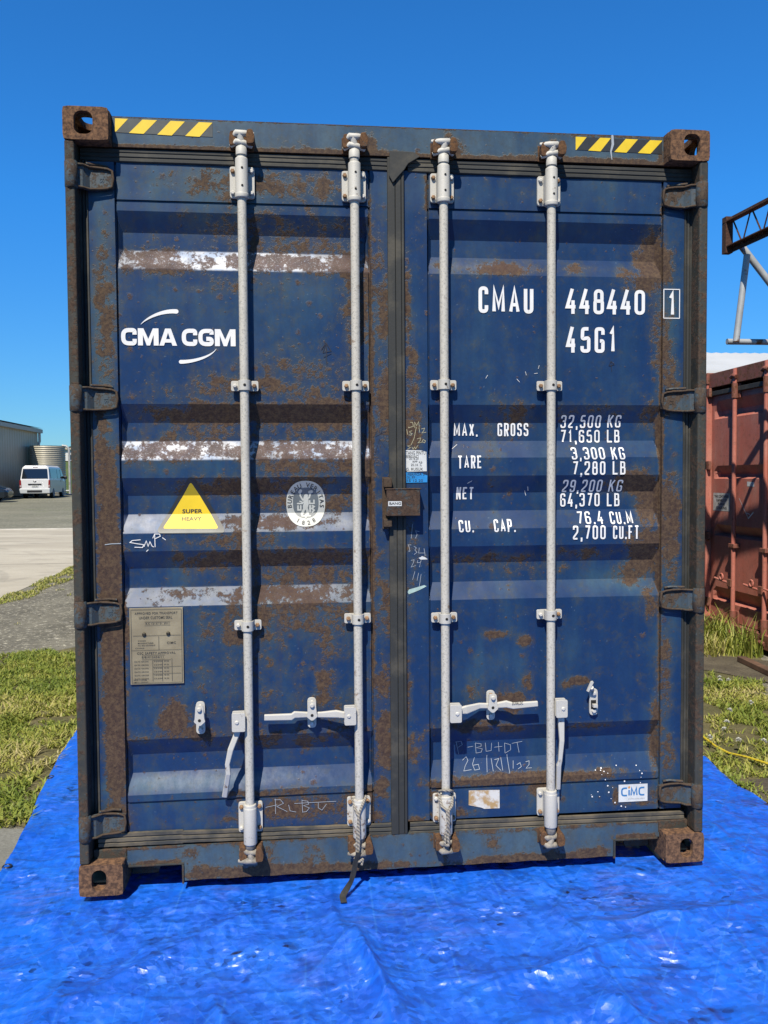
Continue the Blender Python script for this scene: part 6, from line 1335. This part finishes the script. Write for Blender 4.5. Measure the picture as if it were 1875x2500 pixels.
mb.tube([(.075*math.cos(t), -.012, 1.03+.042*math.sin(t)) for t in np.linspace(0, 2*math.pi, 17)], .010, 6, cap=False); mb.tube([(.026*math.cos(t), -.012, 1.03+.040*math.sin(t)) for t in np.linspace(0, 2*math.pi, 13)], .007, 6, cap=False); mb.tube([(-.045, -.012, 1.048), (.045, -.012, 1.048)], .008, 6); mb.build('badge', M['chrome'], VN)
mb = MB(); mb.box((-.87, -.11, .30), (.87, .12, .60)); mb.build('bumper', M['bumper'], VN, bevel=.05, seg=3)
quad3('bumper_step', [(-.42, -.113, .38), (.42, -.113, .38), (.42, -.113, .50), (-.42, -.113, .50)], M['plastic'], VN)
for sg in (-1, 1):
    mb = MB(); mb.prism([(sg*.75, .66), (sg*.86, .66), (sg*.865, 1.1), (sg*.78, 1.12)], -.025, .10); mb.build('tail_light', M['tail'], VN, bevel=.015)
    mb = MB(); mb.prism([(sg*.76, .70), (sg*.84, .70), (sg*.845, .80), (sg*.765, .80)], -.032, -.024); mb.build('indicator_lens', M['tailc'], VN)
    x_ = sg*.842; xt = sg*.768
    quad3('side_window', [(x_, .35, 1.20), (x_, 2.05, 1.20), (xt, 2.05, 1.76), (xt, .35, 1.76)], M['glass'], VN); quad3('side_window', [(x_, 2.12, 1.20), (x_, 3.0, 1.20), (xt, 2.95, 1.76), (xt, 2.12, 1.76)], M['glass'], VN); quad3('side_window', [(x_, 3.07, 1.20), (x_-sg*.01, 3.95, 1.20), (xt, 3.45, 1.74), (xt, 3.07, 1.76)], M['glass'], VN)
    mb = MB(); mb.box((min(sg*.84, sg*1.05), 3.80, 1.16), (max(sg*.84, sg*1.05), 3.90, 1.36)); mb.build('wing_mirror', M['plastic'], VN, bevel=.03)
    mb = MB(); mb.box((min(sg*.85, sg*.875), 2.85, 1.02), (max(sg*.85, sg*.875), 3.0, 1.06)); mb.build('door_handle', M['plastic'], VN)
    for yy in (.95, 3.55): wheel(VN, sg*.76, yy, .32, .20, sg)
# dark car, nose to the right
CR = empty('car', (-17.7, 43.3, gz(43)), R(-84)); tag(CR, 'dark blue car nosing into view at the left edge beside the white van', 'car')
def csec(zlo, zsh, ztop, hw, hwt): return [(-hw, zlo), (-hw-.015, .55), (-hw+.03, zsh), (-hwt, ztop-.06), (-hwt+.12, ztop), (hwt-.12, ztop), (hwt, ztop-.06), (hw-.03, zsh), (hw+.015, .55), (hw, zlo)]
loft([(-2.2, csec(.35, .70, .78, .70, .55)), (-2.0, csec(.22, .86, .95, .80, .62)), (-1.2, csec(.20, .92, 1.10, .87, .62)), (-.6, csec(.20, .92, 1.42, .88, .60)), (.2, csec(.20, .92, 1.45, .88, .60)), (.95, csec(.20, .90, 1.0, .88, .66)), (1.6, csec(.20, .84, .92, .86, .68)), (2.1, csec(.25, .68, .76, .80, .62)), (2.25, csec(.35, .55, .62, .68, .5))], M['cardark'], 'body', CR)
for sg in (-1, 1):
    quad3('side_window', [(sg*.845, -.95, .95), (sg*.85, .70, .94), (sg*.63, .22, 1.38), (sg*.63, -.55, 1.36)], M['glass'], CR)
    mb = MB(); mb.box((min(sg*.86, sg*1.02), .62, .92), (max(sg*.86, sg*1.02), .74, 1.06)); mb.build('wing_mirror', M['cardark'], CR, bevel=.03)
    for yy in (-1.35, 1.35): wheel(CR, sg*.80, yy, .33, .20, sg)
    quad3('headlight', [(sg*.50, 2.19, .60), (sg*.74, 2.08, .60), (sg*.74, 2.06, .70), (sg*.50, 2.17, .70)], M['tailc'], CR)
quad3('windscreen', [(-.68, .95, .99), (.68, .95, .99), (.52, .32, 1.41), (-.52, .32, 1.41)], M['glass'], CR)
# far white house and trees on the rise
HX = -40.4; HY = 152; hz0 = zg(0, HY)
HS = empty('house', (HX, HY, hz0)); tag(HS, 'small white house far off on the green rise, behind the tank pipe', 'house')
zt_ = 6.74-hz0+.2; mb = MB(); mb.box((-3.5, -3, 0), (3.0, 4, zt_)); mb.build('wall', M['housew'], HS); mb = MB(); mb.prism([(-3.9, zt_+.01), (3.4, zt_+.01), (-.25, zt_+.5)], -3.4, 4.4); mb.build('roof', M['shedwall'], HS)
for xx in (.7, -2.4): 
    mb = MB(); mb.box((xx, -3.06, .25), (xx+1.1, -3.001, 1.05)); mb.build('window', M['window'], HS)
def tree(x, y, h, w, seed):
    t = empty('tree', (x, y, zg(0, y)));  rs = random.Random(seed)
    mb = MB(); mb.tube([(0, 0, -.2), (.1, 0, h*.3), (0, .1, h*.6), (.1, 0, h*.85)], [.25, .2, .13, .05], 8)
    for k in range(5): a = k*1.26; mb.tube([(0, 0, h*.35+.05*h*k), (w*.3*math.cos(a), w*.3*math.sin(a), h*.6+.05*h*k)], [.09, .03], 6)
    mb.build('trunk', M['bark'], t); mb = MB(); cl = [(rs.gauss(0, .32)*w, rs.gauss(0, .32)*w, h*rs.uniform(.35, .95), rs.uniform(.25, .5)*w*.6) for _ in range(14)]
    for cx, cy, cz, cr in cl:
        for _ in range(90):
            d = np.array([rs.gauss(0, 1), rs.gauss(0, 1), rs.gauss(0, 1)]); d /= np.linalg.norm(d); p = np.array([cx, cy, cz])+d*cr*rs.uniform(.5, 1); a = np.cross(d, [rs.random(), rs.random(), rs.random()]); a /= np.linalg.norm(a); b = np.cross(d, a)+d*.4; s = rs.uniform(.12, .3)
            mb.add([p-a*s, p+b*s, p+a*s, p-b*s*.6], [(0, 1, 2, 3)])
    mb.build('crown', M['leaf'], t, fix=False); return t
for k, (px, py, dd, h, w, l) in enumerate(((163, 1107, 168, 2.2, 3.4, 'dark tree on the skyline just above the far white house'), (176, 1107, 172, 2.5, 3.0, 'dark skyline tree half hidden by the container, right of the white house'), (142, 1108, 175, 2.4, 3.2, 'dark skyline tree behind the water tank, left of the white house'))):
    p_ = dep(px, py, dd); tag(tree(float(p_[0]), float(p_[1]), h, w, 90+k), l, 'tree', 'trees on the skyline')

# ------------------------------------------------------------------ the film is exposed for sunlit paint a little darker than the values typed above
ALB = .62
for m in M.values():
    t = m.node_tree; b = next(n for n in t.nodes if n.type == 'BSDF_PRINCIPLED'); i = b.inputs['Base Color']
    if i.is_linked:
        src = i.links[0].from_socket; x = t.nodes.new('ShaderNodeMix'); x.data_type = 'RGBA'; x.blend_type = 'MULTIPLY'; x.inputs[0].default_value = 1
        x.inputs[7].default_value = (ALB, ALB, ALB, 1); t.links.new(src, x.inputs[6]); t.links.new(x.outputs[2], i)
    else:
        c = i.default_value; i.default_value = (c[0]*ALB, c[1]*ALB, c[2]*ALB, 1)
